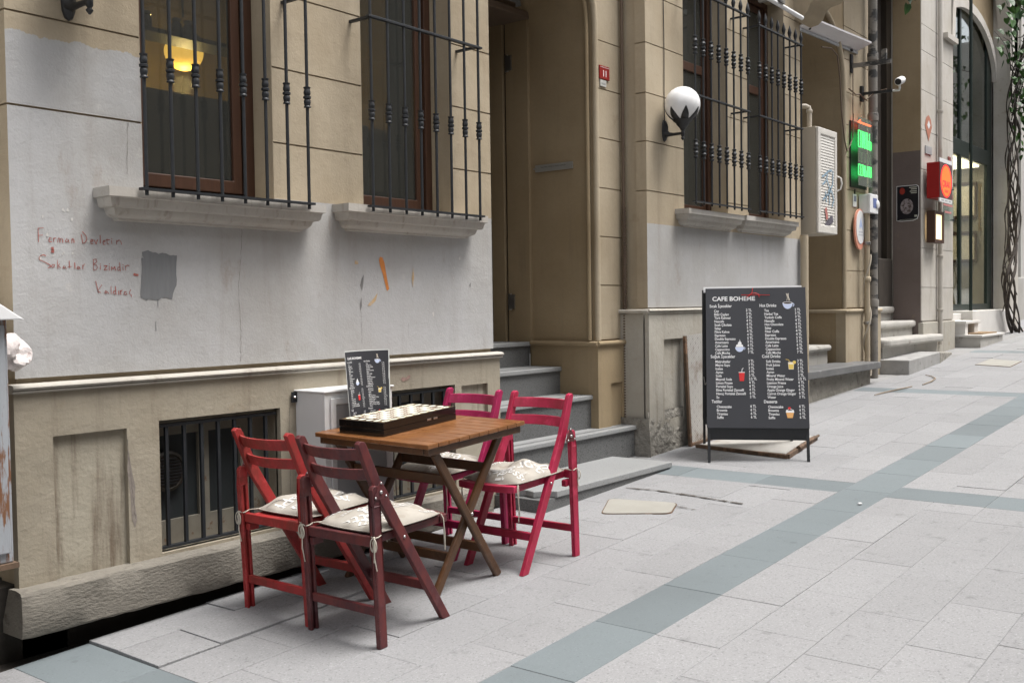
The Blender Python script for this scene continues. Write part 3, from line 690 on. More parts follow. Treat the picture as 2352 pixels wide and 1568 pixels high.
# brown dado is on a face that looks along the street: build it as its own jamb leaf
npart('doorway_jamb', MB().box(15.635, 15.75, NY+.012, 5.06, 3.63, TOP), m_jamb)
m_dado = plaster('brown_dado', beige=(.155,.125,.115), streak=.1)
npart('doorway_jamb', MB().box(15.632, 15.75, NY+.012, 5.06, .5, 3.63), m_dado)
npart('wall_core', MB().box(15.65, 17.27, NY+.012, 5.6, .3, TOP), m_nb)
for a, b in zip([1.12,1.62,2.2,2.78,3.36,3.94,4.52,5.1,5.48],[1.62,2.2,2.78,3.36,3.94,4.52,5.1,5.48,TOP]):
    npart('wall_course', MB().box(15.64, 17.285, NY, NY+.05, a+.004, b-.004), m_nb)
npart('plinth', MB().box(15.63, 17.30, NY-.03, NY+.05, .4, 1.1), m_plinth2, bevel=.012)
npart('impost', MB().box(16.75, 17.33, NY-.07, NY+.35, 5.48, 5.56), m_nb)
npart('lintel_wall', MB().box(13.36, 15.66, NY+.1, 5.4, 6.1, TOP), m_jamb)
m_old = mat('blackened_wall', (.035,.028,.022), .8, .3, 3, (.10,.075,.05), (.6,.75), 20, .5, kind='POS', grain=(1,1,.5))
npart('door', MB().box(13.3, 15.7, 5.16, 5.2, .6, 6.2), m_old)
npart('door_frame', MB().box(15.42, 15.63, 5.08, 5.16, 1.3, 6.1), m_dark)
npart('door_plinth', MB().box(15.0, 15.62, 5.06, 5.16, 1.3, 2.05), m_old, bevel=.02)
def nstep(x0, x1, yf, yb, z, zb, th=.10): return mstep(x0, x1, yf, yb, z, zb, th, par=nb, rr_=.035)
nstep(13.42, 15.63, 5.03, 5.4, 1.345, .6); nstep(13.42, 15.63, 4.72, 5.05, 1.136, .6)
st3 = npart('step', MB().box(13.48, 15.9, 4.5, 4.75, .6, .82), m_mstep)
rc_ = .12; rp_ = [(13.42,4.75),(13.42,4.4+rc_)]+[(13.42+rc_-rc_*math.cos(a),4.4+rc_-rc_*math.sin(a)) for a in lin(.2,1.4,5)]+[(15.98-rc_,4.4),(16.02,4.47),(16.05,4.62),(15.98,4.75)]
obj('tread', MB().prism(rp_, lambda u,v,a: (u,v,a), .82, .925), m_mstep, st3, bevel=.03)
npart('rough_footing', MB().box(13.45, 15.95, 4.56, 4.7, .3, .83), m_rubble)
m_kerb = mat('grey_kerb_stone', (.30,.295,.285), .8, .15, 4, (.2,.19,.18), (.55,.7), 30, .4, kind='POS')
npart('kerb_stone', MB().hexa([(13.38,4.13,.3),(14.9,4.18,.3),(14.9,4.55,.3),(13.38,4.55,.3)],[(13.38,4.13,.665),(14.9,4.18,.705),(14.9,4.55,.705),(13.38,4.55,.665)]), m_kerb, bevel=.012)
npart('kerb_stone', MB().hexa([(14.91,4.18,.3),(16.3,4.36,.3),(16.4,4.6,.3),(14.91,4.55,.3)],[(14.91,4.18,.705),(16.3,4.40,.64),(16.4,4.6,.64),(14.91,4.55,.705)]), m_rubble, bevel=.02)
# shop niche, window
NW = 4.95
niche = arch_wall(17.25, 21.3, .3, TOP, 17.5, 21.107, 5.3, NW, NW+.35)
# flatten the arch: rebuild with an elliptic head
n_ = 24; cx_, rx_, rz_ = 19.3, 1.807, .95
pp = [(17.493,.3),(17.2,.3),(17.2,TOP),(21.5,TOP),(21.5,.3),(21.107,.3),(21.107,5.55)]+[(cx_+rx_*math.cos(PI*i/n_),5.55+rz_*math.sin(PI*i/n_)) for i in range(1,n_)]+[(17.493,5.55)]
npart('niche_wall', MB().prism(pp, lambda u,v,a: (u,a,v), NW, NW+.028), m_jamb)
npart('pilaster', MB().box(21.107, 21.75, NY, NW+.2, .3, TOP), m_nb)
npart('pilaster', MB().box(21.75, 21.9, NY+.05, 7, .3, TOP), m_nb)
# window head band and the larger arch that springs from the impost
def band(name, cx, rx, rz, zs_, y0, y1, t, m, a0=.0, a1=PI):
    mb = MB(); N = 22; A = lin(a0, a1, N)
    o1 = [(cx+rx*math.cos(a), zs_+rz*math.sin(a)) for a in A]; o2 = [(cx+(rx+t)*math.cos(a), zs_+(rz+t)*math.sin(a)) for a in A]
    for i in range(N-1):
        q = [o1[i],o1[i+1],o2[i+1],o2[i]]
        mb.prism(q, lambda u,v,a: (u,a,v), y0, y1)
    return npart(name, mb, m)
m_wband = plaster('white_band', beige=(.58,.55,.51), streak=.15)
band('window_head', cx_, rx_-.02, rz_-.02, 5.55, NW-.06, NW+.02, .16, m_wband)
band('arch_band', 19.3, 1.95, 2.6, 5.56, NY-.02, NY+.22, .16, m_wband)
npart('spandrel', MB().prism([(17.2,5.56)]+[(19.3-2.1*math.cos(a),5.56+2.75*math.sin(a)) for a in lin(0,PI,20)]+[(21.7,5.56),(21.7,TOP),(17.2,TOP)], lambda u,v,a: (u,a,v), NY, NY+.2), m_nb)
m_green = mat('dark_green_paint', (.012,.022,.018), .4, .2, 6, kind='POS')
wf = npart('shop_window', MB().wall(17.5, 21.1, 1.24, 6.5, NW+.03, NW+.09, [(17.72,18.95,1.35,3.95),(19.05,20.78,1.35,3.95),(17.72,18.95,4.22,6.6),(19.05,20.78,4.22,6.6)]), m_green, bevel=.01)
for a, b in ((17.7,18.96),(19.04,20.79)):
    for c, d in ((1.34,3.96),(4.21,6.55)): obj('pane', MB().box(a, b, NW+.055, NW+.06, c, d), glass('shop_glass', (.75,.78,.75), .02) if 'shop_glass' not in bpy.data.materials else bpy.data.materials['shop_glass'], wf)
npart('window_post', MB().cyl((18.62,4.72,.9),(18.62,4.72,6.6),.028,n=10), m_green, smooth=50)
v = [(17.3,NW+.095,1.2),(21.2,NW+.095,1.2),(21.2,8,1.2),(17.3,8,1.2),(17.3,NW+.095,6.6),(21.2,NW+.095,6.6),(21.2,8,6.6),(17.3,8,6.6)]
npart('room_interior', MB().add(v,[(0,1,2,3),(7,6,5,4),(1,5,6,2),(3,2,6,7),(0,3,7,4)]), mat('shop_wall',(.36,.33,.28),.8,.1,3), norm=False)
npart('mezzanine', MB().box(17.3,21.19,NW+.1,8,3.98,4.1), m_white)
npart('lit_ceiling_panel', MB().box(18,20.9,5.15,6.4,3.94,3.975), emit('warm_ceiling_light',(1,.86,.6),2.6))
m_marb = mat('white_marble', (.62,.60,.57), .5, .08, 3, (.40,.38,.34), (.62,.75), kind='POS')
npart('shop_base', MB().box(18.35, 21.2, 4.62, 5.05, .4, 1.24), m_marb, bevel=.01)
npart('shop_base', MB().box(17.28, 18.36, 4.80, 5.05, .4, 1.20), m_marb, bevel=.01)
ss = npart('step', MB().box(17.42, 18.86, 4.27, 4.80, .4, .83), m_mstep); obj('tread', MB().box(17.39,18.9,4.24,4.82,.83,.865), m_marb, ss, bevel=.006)
ss = npart('step', MB().box(17.42, 17.58, 4.5, 4.85, .866, 1.04), m_marb); obj('riser_block', MB().box(17.98,18.2,4.5,4.85,.866,1.04), m_marb, ss); obj('tread', MB().box(17.36,18.24,4.47,4.88,1.04,1.085), m_marb, ss, bevel=.006)

# ================================================================== far building
fb = thing('far_building', 'pale grey far building with banded stone front beyond the climbing vine', 'building', (23.2, 5.3, .8))
m_far = plaster('pale_grey_stone', beige=(.44,.43,.41), streak=.2)
obj('wall_core', MB().box(23.2, 45, 5.32, 8, .3, TOP), m_far, fb)
for i, (a, b) in enumerate(zip(lin(.5,8.9,13)[:-1], lin(.5,8.9,13)[1:])): obj('wall_course', MB().box(23.18, 45, 5.26, 5.33, a+.012, b-.012), m_far, fb)
for x_ in (24.4, 28.0): obj('pilaster', MB().box(x_, x_+.5, 5.16, 5.27, .5, TOP), m_far, fb)
obj('plinth', MB().box(23.15, 45, 5.12, 5.27, .4, 1.9), m_far, fb, bevel=.02)
obj('wall_core', MB().box(45, 46, -12, 8, 0, 12), m_far, fb)
# ================================================================== the far side of the street (only lights and mirrors)
of = MB(); hol = [(x_, x_+1.1, z_, z_+1.9) for x_ in lin(-5.5, 30, 15) for z_ in (1.6, 5.0)]
of.wall(-8, 34, -.6, 9.6, -4.6, -4.2, hol)
of.v = [(a, -b-9.0 if False else b, c) for a, b, c in of.v]
op = struct('opposite_facade', of, plaster('opposite_plaster', beige=(.24,.21,.175), streak=.2))
og = MB()
for h in hol: og.box(h[0]-.05, h[1]+.05, -4.5, -4.48, h[2]-.05, h[3]+.05)
obj('window_glazing', og, mat('dark_glazing', (.03,.035,.04), .1, .1, 3), op)
# ================================================================== lettering
_tc = {}
def text(mb, body, size, fn, align='LEFT', width=None, bold=0):
    key = (body, bold)
    if key not in _tc:
        cu = bpy.data.curves.new('t', 'FONT'); cu.body = body; cu.resolution_u = 3; cu.offset = bold
        o = bpy.data.objects.new('t', cu); col.objects.link(o)
        bpy.context.view_layer.update()
        me = o.to_mesh(); vs = [tuple(q.co) for q in me.vertices]; fs = [tuple(p.vertices) for p in me.polygons]
        o.to_mesh_clear(); bpy.data.objects.remove(o); bpy.data.curves.remove(cu)
        xs_ = [q[0] for q in vs] or [0]; _tc[key] = (vs, fs, min(xs_), max(xs_))
    vs, fs, a, b = _tc[key]
    sx = size if width is None else width/(b-a)
    o_ = {'LEFT': a, 'RIGHT': b, 'CENTER': (a+b)/2}[align]
    mb.add([fn((q[0]-o_)*sx, q[1]*size) for q in vs], fs)
MENU_L = [('Çay','2'),('Bitki Çayları','3'),('Türk Kahvesi','3'),('Nescafe','4'),('Sıcak Çikolata','6'),('Salep','5'),('Filtre Kahve','4'),('Espresso','4'),('Double Espresso','5'),('Americano','5'),('Cafe Latte','6'),('Cappuccino','6'),('Cafe Mocha','7')]
MENU_R = [('Tea','2'),('Herbal Tea','3'),('Turkish Coffe','3'),('Nescafe','4'),('Hot Chocolate','6'),('Salep','5'),('Filter Coffe','4'),('Espresso','4'),('Double Espresso','5'),('Americano','5'),('Cafe Latte','6'),('Cappuccino','6'),('Cafe Mocha','7')]
COLD_L = [('Meşrubatlar','3'),('Meyve Suyu','3'),('Icetea','3'),('Ayran','3'),('Soda','2'),('Meyveli Soda','2.5'),('Limon Presse','6'),('Portakal Suyu','6'),('Elma Portakal Zencefil','6'),('Havuç Portakal Zencefil','6'),('Su','2')]
COLD_R = [('Soft Drinks','3'),('Fruit Juices','3'),('Icetea','3'),('Ayran','3'),('Mineral Water','2'),('Fruity Mineral Water','2.5'),('Leamon Presse','6'),('Orange Juice','6'),('Apple Orange Ginger','6'),('Carrot Orange Ginger','6'),('Water','2')]
SWEET = [('Cheesecake','6'),('Brownie','6'),('Tiramisu','6'),('Suffle','6')]
m_navy = mat('charcoal_print', (.040,.041,.047), .38, .12, 2.5, spec=.5)
m_cupb = mat('pale_blue_print', (.55,.62,.80), .5, .05)
m_cream = mat('cream_print', (.80,.72,.60), .5, .05)
m_coffee = mat('coffee_print', (.03,.015,.01), .5, .05)
m_cupred = mat('red_print', (.62,.03,.03), .5, .05)
m_yel = mat('yellow_print', (.75,.55,.12), .5, .05)
m_orange = mat('orange_print', (.75,.40,.14), .5, .05)
def menu_print(P, Wd, Ht, par, local, bold=.016):
    """P(u,v,lift) -> point; u,v in 0..1 across and down the sheet."""
    tx = MB(); sz = .0282*Ht/1.12; kx = sz*.86
    def at(u, v): return lambda a, b: P(u+a*kx/sz/Wd, v-b/Ht, .0006)
    text(tx, 'CAFE BOHEME', sz*1.72, at(.068, .092), width=.43*Wd/.86, bold=.022)
    def block(items, head, u0, u1, up, v0):
        text(tx, head, sz*1.2, at(u0, v0), bold=bold)
        for i, (a, b) in enumerate(items):
            v_ = v0+.0345+.02525*i
            text(tx, a, sz, at(u1+.0006*i, v_), bold=bold); text(tx, b+' TL', sz, at(up+(.02 if '.' in b else 0)+.001*i, v_-.004), 'RIGHT', bold=bold)
    block(MENU_L, 'Sıcak İçecekler', .04, .085, .462, .140); block(MENU_R, 'Hot Drinks', .542, .587, .945, .140)
    block(COLD_L, 'Soğuk İçecekler', .045, .092, .475, .505); block(COLD_R, 'Cold Drinks', .555, .595, .955, .505)
    block(SWEET, 'Tatlılar', .05, .10, .488, .824); block(SWEET, 'Desserts', .565, .605, .962, .824)
    obj('menu_lettering', tx, m_print, par, norm=False, local=local)
    r = Wd/Ht
    def poly(name, pts, u, v, s_, m, l=.0007):
        obj(name, MB().flat(pts, lambda a,b: P(u+a*s_, v-b*s_*r, l)), m, par, norm=False, local=local)
    arc = lambda cx, cy, rx, ry, a0, a1, n=12: [(cx+rx*math.cos(a0+(a1-a0)*i/n), cy+ry*math.sin(a0+(a1-a0)*i/n)) for i in range(n+1)]
    # coffee cup with steam
    poly('cup_picture', arc(0,0,.5,.62,PI,2*PI)+[(.5,0)], .82, .113, .1, m_cupb)
    poly('cup_picture', arc(0,0,.5,.12,0,2*PI), .82, .113, .1, m_wht, .0008); poly('cup_picture', arc(0,-.01,.42,.085,0,2*PI), .82, .113, .1, m_coffee, .0009)
    poly('cup_picture', arc(.5,-.2,.16,.18,-1.6,1.6,8)+arc(.5,-.2,.09,.1,1.6,-1.6,8), .82, .113, .1, m_cupb)
    for k_, dx in enumerate((-.08,.06,.16)): poly('steam_picture', [(dx+.07*math.sin(t*5+k_)-.022,.22+t) for t in lin(0,.75,10)]+[(dx+.07*math.sin(t*5+k_)+.022,.22+t) for t in lin(.75,0,10)], .82, .113, .1, m_cream)
    # cream coffee
    poly('cup_picture', arc(0,0,.5,.55,PI,2*PI), .335, .428, .088, m_cupb); poly('cup_picture', arc(.5,-.15,.14,.16,-1.6,1.6,8)+arc(.5,-.15,.08,.09,1.6,-1.6,8), .335, .428, .088, m_cupb)
    poly('cream_picture', [(-.42,0),(-.36,.25),(-.2,.3),(-.15,.55),(0,.62),(.02,.9),(.1,.62),(.22,.5),(.22,.3),(.38,.22),(.42,0)], .335, .427, .088, m_print, .0008)
    # red cup with straw
    poly('red_cup_picture', [(-.38,.1),(.38,.1),(.28,-1),(-.28,-1)], .352, .616, .075, m_cupred); poly('red_cup_picture', [(-.42,.1),(.42,.1),(.42,.2),(-.42,.2)], .352, .616, .075, m_wht, .0008)
    poly('straw_picture', [(-.04,.2),(.04,.2),(.1,.55),(.26,.7),(.2,.76),(.02,.6)], .352, .616, .075, m_wht)
    # lemonade
    poly('lemonade_picture', [(-.35,.3),(.35,.3),(.28,-.55),(-.28,-.55)], .838, .555, .085, m_cream); poly('lemonade_picture', [(-.3,.05),(.3,.05),(.24,-.5),(-.24,-.5)], .838, .555, .085, m_yel, .0008)
    poly('lemon_picture', arc(.38,.28,.2,.2,0,2*PI), .838, .555, .085, m_yel, .0009); poly('straw_picture', [(-.1,.3),(-.04,.3),(-.3,.6),(-.62,.66),(-.6,.6),(-.34,.55)], .838, .555, .085, m_yel)
    # cupcake
    poly('cupcake_picture', [(-.42,.1),(.42,.1),(.28,-.5),(-.28,-.5)], .815, .895, .09, m_orange); poly('cupcake_picture', [(-.46,.08),(-.4,.35),(-.2,.42),(0,.55),(.22,.42),(.4,.35),(.46,.08)], .815, .895, .09, m_print, .0008)
    poly('cupcake_picture', arc(-.05,.55,.16,.14,0,2*PI), .815, .895, .09, m_cupred, .0009); poly('cupcake_picture', [(-.3,.3),(.3,.3),(.2,.38),(0,.44),(-.2,.38)], .815, .895, .09, m_coffee, .0009)

# ================================================================== chairs
def wood(name, c, c2, rough=.5):
    m, nt, b = start(name); vec = coords(nt, 'OBJ')
    g = noise(nt, vec, 4, 6, .7, (2.5,2.5,1)); f = noise(nt, vec, 26, 5, .6); e = noise(nt, vec, 2.2, 3, .5)
    out = mixc(nt, ramp(nt, g, .35, .65), c, c2); out = mixc(nt, mth(nt,'MULTIPLY',ramp(nt, f, .55,.8),.35), out, tuple(x*.45 for x in c))
    out = mixc(nt, mth(nt,'MULTIPLY',ramp(nt, noise(nt, vec, 8, 6, .75), .52,.70),.55), out, tuple(min(1,x*1.5+.03) for x in c))
    out = mixc(nt, mth(nt,'MULTIPLY',ramp(nt, noise(nt, vec, 45, 4, .7), .68,.74),.6), out, (.36,.22,.17))
    out = mixc(nt, mth(nt,'MULTIPLY',ramp(nt, noise(nt, vec, 4, 6, .7, (1,1,6)), .55,.75),.35), out, tuple(x*.4 for x in c))
    bv = nd(nt,'ShaderNodeBevel', samples=4); bv.inputs[0].default_value = .006; ge = nd(nt,'ShaderNodeNewGeometry')
    dt_ = nd(nt,'ShaderNodeVectorMath', operation='DOT_PRODUCT'); nt.links.new(bv.outputs[0], dt_.inputs[0]); nt.links.new(ge.outputs['Normal'], dt_.inputs[1])
    wear = mth(nt,'MULTIPLY', ramp(nt, mth(nt,'SUBTRACT',1,dt_.outputs['Value']), .02, .14), ramp(nt, noise(nt, vec, 16, 5, .7), .42, .62))
    out = mixc(nt, mth(nt,'MULTIPLY',wear,.55), out, tuple(min(1,x*1.25+.10) for x in c))
    nt.links.new(out, b.inputs['Base Color']); b.inputs['Roughness'].default_value = rough; b.inputs['Specular IOR Level'].default_value = .45
    bump(nt, b, f, .2, .002); return m
ch_mats = {'red': wood('red_stained_wood', (.33,.018,.02), (.19,.024,.018)), 'maroon': wood('maroon_stained_wood', (.060,.014,.018), (.125,.022,.020)),
           'pink': wood('raspberry_stained_wood', (.40,.015,.062), (.27,.014,.034)), 'magenta': wood('magenta_stained_wood', (.36,.009,.085), (.25,.010,.045))}
m_rivet = mat('rivet_steel', (.5,.48,.47), .3, .05, metal=1)
def diag(z):        # forward offset of the long member at height z
    return .426-(.426-.045)*z/.66 if z < .66 else .045-.08*(z-.66)/.205
def chair(name, label, m, loc, rz):
    t = thing(name, label, 'chair', loc, (0, -TILT if rz == 0 else TILT, rz), 'folding chairs round the café table')
    def part(n_, mb, par=t, mm=m, bv=.004, **k): return obj(n_, mb, mm, par, bevel=bv, local=True, **k)
    for s_ in (-1, 1):
        y = s_*.216
        # rear leg: two cheeks and a web, so that the guide slot shows on the inside
        lg = part('leg', MB().box(-.022,.022,min(y,y+s_*.013),max(y,y+s_*.013),0,.60).box(-.022,-.007,min(y,y-s_*.013),max(y,y-s_*.013),.0,.60).box(.007,.022,min(y,y-s_*.013),max(y,y-s_*.013),0,.60)
                  .prism([(-.022,.60),(.022,.60),(.022,.672),(.014,.684),(0,.688),(-.014,.684),(-.022,.672)], lambda u,v,a: (u,a,v), y-.013, y+.013))
        part('hinge_plate', MB().prism([(-.024,.628),(.052,.628),(.056,.64),(.018,.702),(.008,.702),(-.026,.642)], lambda u,v,a: (u+.014,a,v), y+s_*.0132, y+s_*.0155), lg, m_rivet if False else ch_mats['maroon'], .001)
        for u, v in ((-.008,.637),(.052,.637),(.027,.694),(.024,.657)):
            part('rivet', MB().sphere((u,y+s_*.0165,v), .0055 if v != .657 else .008, 8, 5), lg, m_rivet, 0, smooth=60)
        yi = s_*.187
        dg = MB(); a = .019
        pts = [(diag(z), z) for z in (0,.66,.865)]
        sx = lambda i: .021
        poly = [(pts[0][0]-.027,0),(pts[0][0]+.023,0),(pts[1][0]+.0245,.668),(pts[2][0]+.024,.855),(pts[2][0]+.014,.872),(pts[2][0]-.009,.878),(pts[2][0]-.025,.866),(pts[1][0]-.0245,.652)]
        part('post', MB().prism(poly, lambda u,v,b: (u,b,v), yi-.0135, yi+.0135))
        part('bolt', MB().sphere((diag(.43),yi+s_*.0145,.43), .007, 8, 5), t, m_rivet, 0, smooth=60)
        part('seat_rail', MB().box(-.01,.455,s_*.163-.01,s_*.163+.01,.428,.463))
        part('seat_block', MB().box(-.006,.05,min(s_*.174,s_*.203),max(s_*.174,s_*.203),.385,.42))
    def slat(n_, z, h, bow, th=.015, y1=.176):
        mb = MB(); N = 12
        for i in range(N):
            ya, yb = -y1+2*y1*i/N, -y1+2*y1*(i+1)/N
            xa, xb = [diag(z)-bow*(1-(q/y1)**2) for q in (ya,yb)]
            dl = (diag(z-h/2)-diag(z+h/2))/2
            mb.add([(xa-th/2+dl,ya,z-h/2),(xa+th/2+dl,ya,z-h/2),(xa+th/2-dl,ya,z+h/2),(xa-th/2-dl,ya,z+h/2),(xb-th/2+dl,yb,z-h/2),(xb+th/2+dl,yb,z-h/2),(xb+th/2-dl,yb,z+h/2),(xb-th/2-dl,yb,z+h/2)],
                   [(0,1,5,4),(1,2,6,5),(2,3,7,6),(3,0,4,7)]+([(3,2,1,0)] if i==0 else [])+([(4,5,6,7)] if i==N-1 else []))
        part(n_, mb, bv=.003)
    slat('back_slat', .816, .052, .042); slat('back_slat', .726, .050, .042)
    part('rear_seat_rail', MB().box(-.012,.012,-.203,.203,.425,.468))
    fr = MB(); N = 10
    for i in range(N):
        ya, yb = -.185+.37*i/N, -.185+.37*(i+1)/N; xa, xb = [.452+.028*(1-(q/.185)**2) for q in (ya,yb)]
        fr.add([(xa-.022,ya,.43),(xa+.02,ya,.43),(xa+.02,ya,.466),(xa-.022,ya,.466),(xb-.022,yb,.43),(xb+.02,yb,.43),(xb+.02,yb,.466),(xb-.022,yb,.466)],
               [(0,1,5,4),(1,2,6,5),(2,3,7,6),(3,0,4,7)]+([(3,2,1,0)] if i==0 else [])+([(4,5,6,7)] if i==N-1 else []))
    part('front_seat_rail', fr)
    for k_ in range(6): part('seat_slat', MB().box(.03+.066*k_,.083+.066*k_,-.152,.152,.447,.461), bv=.002)
    part('stretcher', MB().box(-.010,.010,-.203,.203,.132,.17))
    z = .175; part('stretcher', MB().hexa([(diag(z)-.012,-.177,z-.022),(diag(z)+.012,-.177,z-.022),(diag(z)+.012,.177,z-.022),(diag(z)-.012,.177,z-.022)],[(diag(z)-.012,-.177,z+.02),(diag(z)+.012,-.177,z+.02),(diag(z)+.012,.177,z+.02),(diag(z)-.012,.177,z+.02)]))
    return t
CH = [('maroon_chair','dark maroon wooden folding chair nearest the camera, facing away towards the table',ch_mats['maroon'],(2.984,3.2925),0),
      ('red_chair','bright red wooden folding chair left of the table, beside the barred basement window',ch_mats['red'],(3.005,3.77),0),
      ('pink_chair','raspberry pink folding chair on the street side of the granite steps',ch_mats['pink'],(4.515,3.368),PI),
      ('magenta_chair','magenta folding chair at the back right of the table, nearest the wall',ch_mats['magenta'],(4.515,3.855),PI)]
for n_, l_, m_, (x_, y_), rz in CH: chair(n_, l_, m_, (x_, y_, G(x_)), rz)
# ---- cushions
def fabric(name):
    m, nt, b = start(name); vec = coords(nt, 'OBJ')
    big = noise(nt, vec, 9, 3, .5); fine = noise(nt, vec, 500, 2, .5); l2 = noise(nt, vec, 14, 2, .4)
    out = mixc(nt, ramp(nt, big, .4, .6), (.38,.355,.315), (.335,.31,.27))
    out = mixc(nt, ramp(nt, l2, .60, .63), out, (.31,.28,.24))
    out = mixc(nt, mth(nt,'MULTIPLY',fine,.3), out, (.3,.27,.23))
    nt.links.new(out, b.inputs['Base Color']); b.inputs['Roughness'].default_value = .9; b.inputs['Specular IOR Level'].default_value = .15
    bump(nt, b, fine, .25, .001); return m
m_fab = fabric('printed_linen'); m_fw = mat('white_fabric_print', (.60,.59,.57), .9, .03); m_fd = mat('dark_fabric_print', (.10,.09,.09), .9, .1); m_fg = mat('taupe_fabric_print', (.40,.36,.31), .9, .1)
m_cord = mat('cotton_cord', (.48,.44,.37), .9, .1, 60)
def cushion(label, loc, rz, seed, hump=0, shift=(0,0), ties=True):
    t = thing('seat_cushion', label, 'cushion', loc, (0, -TILT if rz == 0 else TILT, rz), 'printed cushions on the folding chairs')
    rc = random.Random(seed); A = .195; ph = [rc.uniform(0,6) for _ in range(6)]
    cx0, cy0 = .235+shift[0], shift[1]
    def env(u, v): return max(0, (1-abs(u)**3.2))**.55*max(0, (1-abs(v)**3.2))**.55
    def top(u, v):
        e = env(u, v)
        h = .006+.044*e + .008*e*math.sin(5*u+ph[0]+2*v)+.007*e*math.sin(7*v+ph[1]-3*u)+.003*math.sin(15*u*v+ph[2])*e
        h += hump*math.exp(-((u+.1)**2/.10+(v-.35)**2/.12))*1.0
        return h
    def pos(u, v):
        r = 1-.06*(abs(u)*abs(v))**2+.015*math.sin(3*v+ph[3])*abs(u)+.015*math.sin(4*u+ph[4])*abs(v)
        x_, y_ = cx0+A*1.08*u*r, cy0+A*v*r
        dr = -.02*max(0, u-.82)*5*max(0,1-abs(v))  # front edge sags a little
        return x_, y_, dr
    N = 30; mb = MB()
    for i in range(N+1):
        for j in range(N+1):
            u, v_ = -1+2*i/N, -1+2*j/N; x_, y_, dr = pos(u, v_); mb.v.append((x_, y_, .468+top(u,v_)+dr))
    n0 = len(mb.v)
    for i in range(N+1):
        for j in range(N+1):
            u, v_ = -1+2*i/N, -1+2*j/N; x_, y_, dr = pos(u, v_); mb.v.append((x_, y_, .468+.004-.012*env(u,v_)*0+dr+min(0,.0)))
    q = lambda i, j: i*(N+1)+j
    for i in range(N):
        for j in range(N):
            mb.f.append((q(i,j),q(i+1,j),q(i+1,j+1),q(i,j+1))); mb.f.append((n0+q(i,j),n0+q(i,j+1),n0+q(i+1,j+1),n0+q(i+1,j)))
    for i in range(N):
        for a, b in ((q(i,0),q(i+1,0)),(q(i+1,N),q(i,N)),(q(0,i+1),q(0,i)),(q(N,i),q(N,i+1))): mb.f.append((a, n0+a, n0+b, b))
    cv = obj('cover', mb, m_fab, t, smooth=70, local=True)
    words = ['Cappuccino','espresso','Coffee','Latte','mocha','cafe','arabica','COFFEE','Espresso']
    layers = [(MB(), m_fw, .0022), (MB(), m_fd, .0026), (MB(), m_fg, .0018)]
    for k_ in range(13):
        L = 0 if rc.random() < .7 else (1 if rc.random() < .55 else 2)
        mbt, _, lift = layers[L]
        s_ = rc.choice((.07,.13,.2,.26)) if L != 1 else rc.choice((.05,.065,.09)); an = rc.choice((0,.5,1.57,-1.57,-.6,2.6,3.14))+rc.uniform(-.2,.2)
        u0, v0 = rc.uniform(-.85,.7), rc.uniform(-.85,.75); wd = rc.choice(words)
        tmp = MB(); text(tmp, wd, s_*2, lambda a, b: (a, b, 0), bold=.0 if L == 0 else .012)
        def mp(p_):
            u, v_ = u0+math.cos(an)*p_[0]-math.sin(an)*p_[1], v0+math.sin(an)*p_[0]+math.cos(an)*p_[1]; return u, v_
        uv = [mp(p_) for p_ in tmp.v]
        keep = [f for f in tmp.f if all(abs(uv[i][0]) < .95 and abs(uv[i][1]) < .95 for i in f)]
        if keep:
            vs = []
            for u, v_ in uv:
                u_, v2 = max(-1,min(1,u)), max(-1,min(1,v_)); x_, y_, dr = pos(u_, v2); vs.append((x_, y_, .468+top(u_,v2)+dr+lift))
            mbt.add(vs, keep)
    for mbt, m_, _ in layers:
        if mbt.f: obj('printed_words', mbt, m_, cv, norm=False, local=True)['kind'] = 'stuff'
    obj('piping', MB().tube([(*pos(u,v_)[:2], .476+pos(u,v_)[2]) for u, v_ in [(-1+2*i/12,-1) for i in range(12)]+[(1,-1+2*i/12) for i in range(12)]+[(1-2*i/12,1) for i in range(12)]+[(-1,1-2*i/12) for i in range(12)]+[(-1,-1)]], .0032, 6), m_fab, t, smooth=70, local=True)
    if ties:
        for s_ in (-1, 1):
            y = s_*.215; P = MB(); z = .474
            ring = [(.022*math.cos(a)*1.05, y+.017*math.sin(a), z-.003*math.sin(2*a)) for a in lin(0, 2*PI, 12)]
            P.tube([(.06, s_*.17, .478), (.03, y-s_*.02, .478)]+ring, .0028, 6)
            kx, ky = -.021, y+s_*.012
            for dx, ln in ((-.006,.17*rc.uniform(.8,1.2)),(.004,.10*rc.uniform(.8,1.2))):
                P.tube([(kx,ky,z),(kx-.008,ky+dx,z-.02),(kx-.006+dx,ky+dx,z-ln*.6),(kx-.004,ky+dx*1.5,z-ln)], .0026, 6)
            for sg in (-1, 1):
                P.tube([(kx,ky,z)]+[(kx-.008,ky+sg*(.004+.014*math.sin(a)),z-.004-.028*(1-math.cos(a))) for a in lin(.3,2.9,8)]+[(kx,ky,z)], .0026, 6)
            P.sphere((kx-.003,ky,z),.006,8,6)
            obj('tie', P, m_cord, t, smooth=70, local=True)
        for s_ in (-1, 1):
            P = MB(); x_, y_ = cx0+A*1.03, s_*A*.93+cy0
            P.tube([(x_,y_,.472),(x_+.012,y_+s_*.004,.45),(x_+.008,y_+s_*.006,.36),(x_+.012,y_+s_*.004,.24+.08*rc.random())], .0026, 6)
            P.tube([(x_,y_,.472),(x_+.006,y_+s_*.008,.45),(x_+.012,y_+s_*.009,.38),(x_+.006,y_+s_*.01,.31)], .0026, 6)
            obj('tie', P, m_cord, t, smooth=70, local=True)
    return t
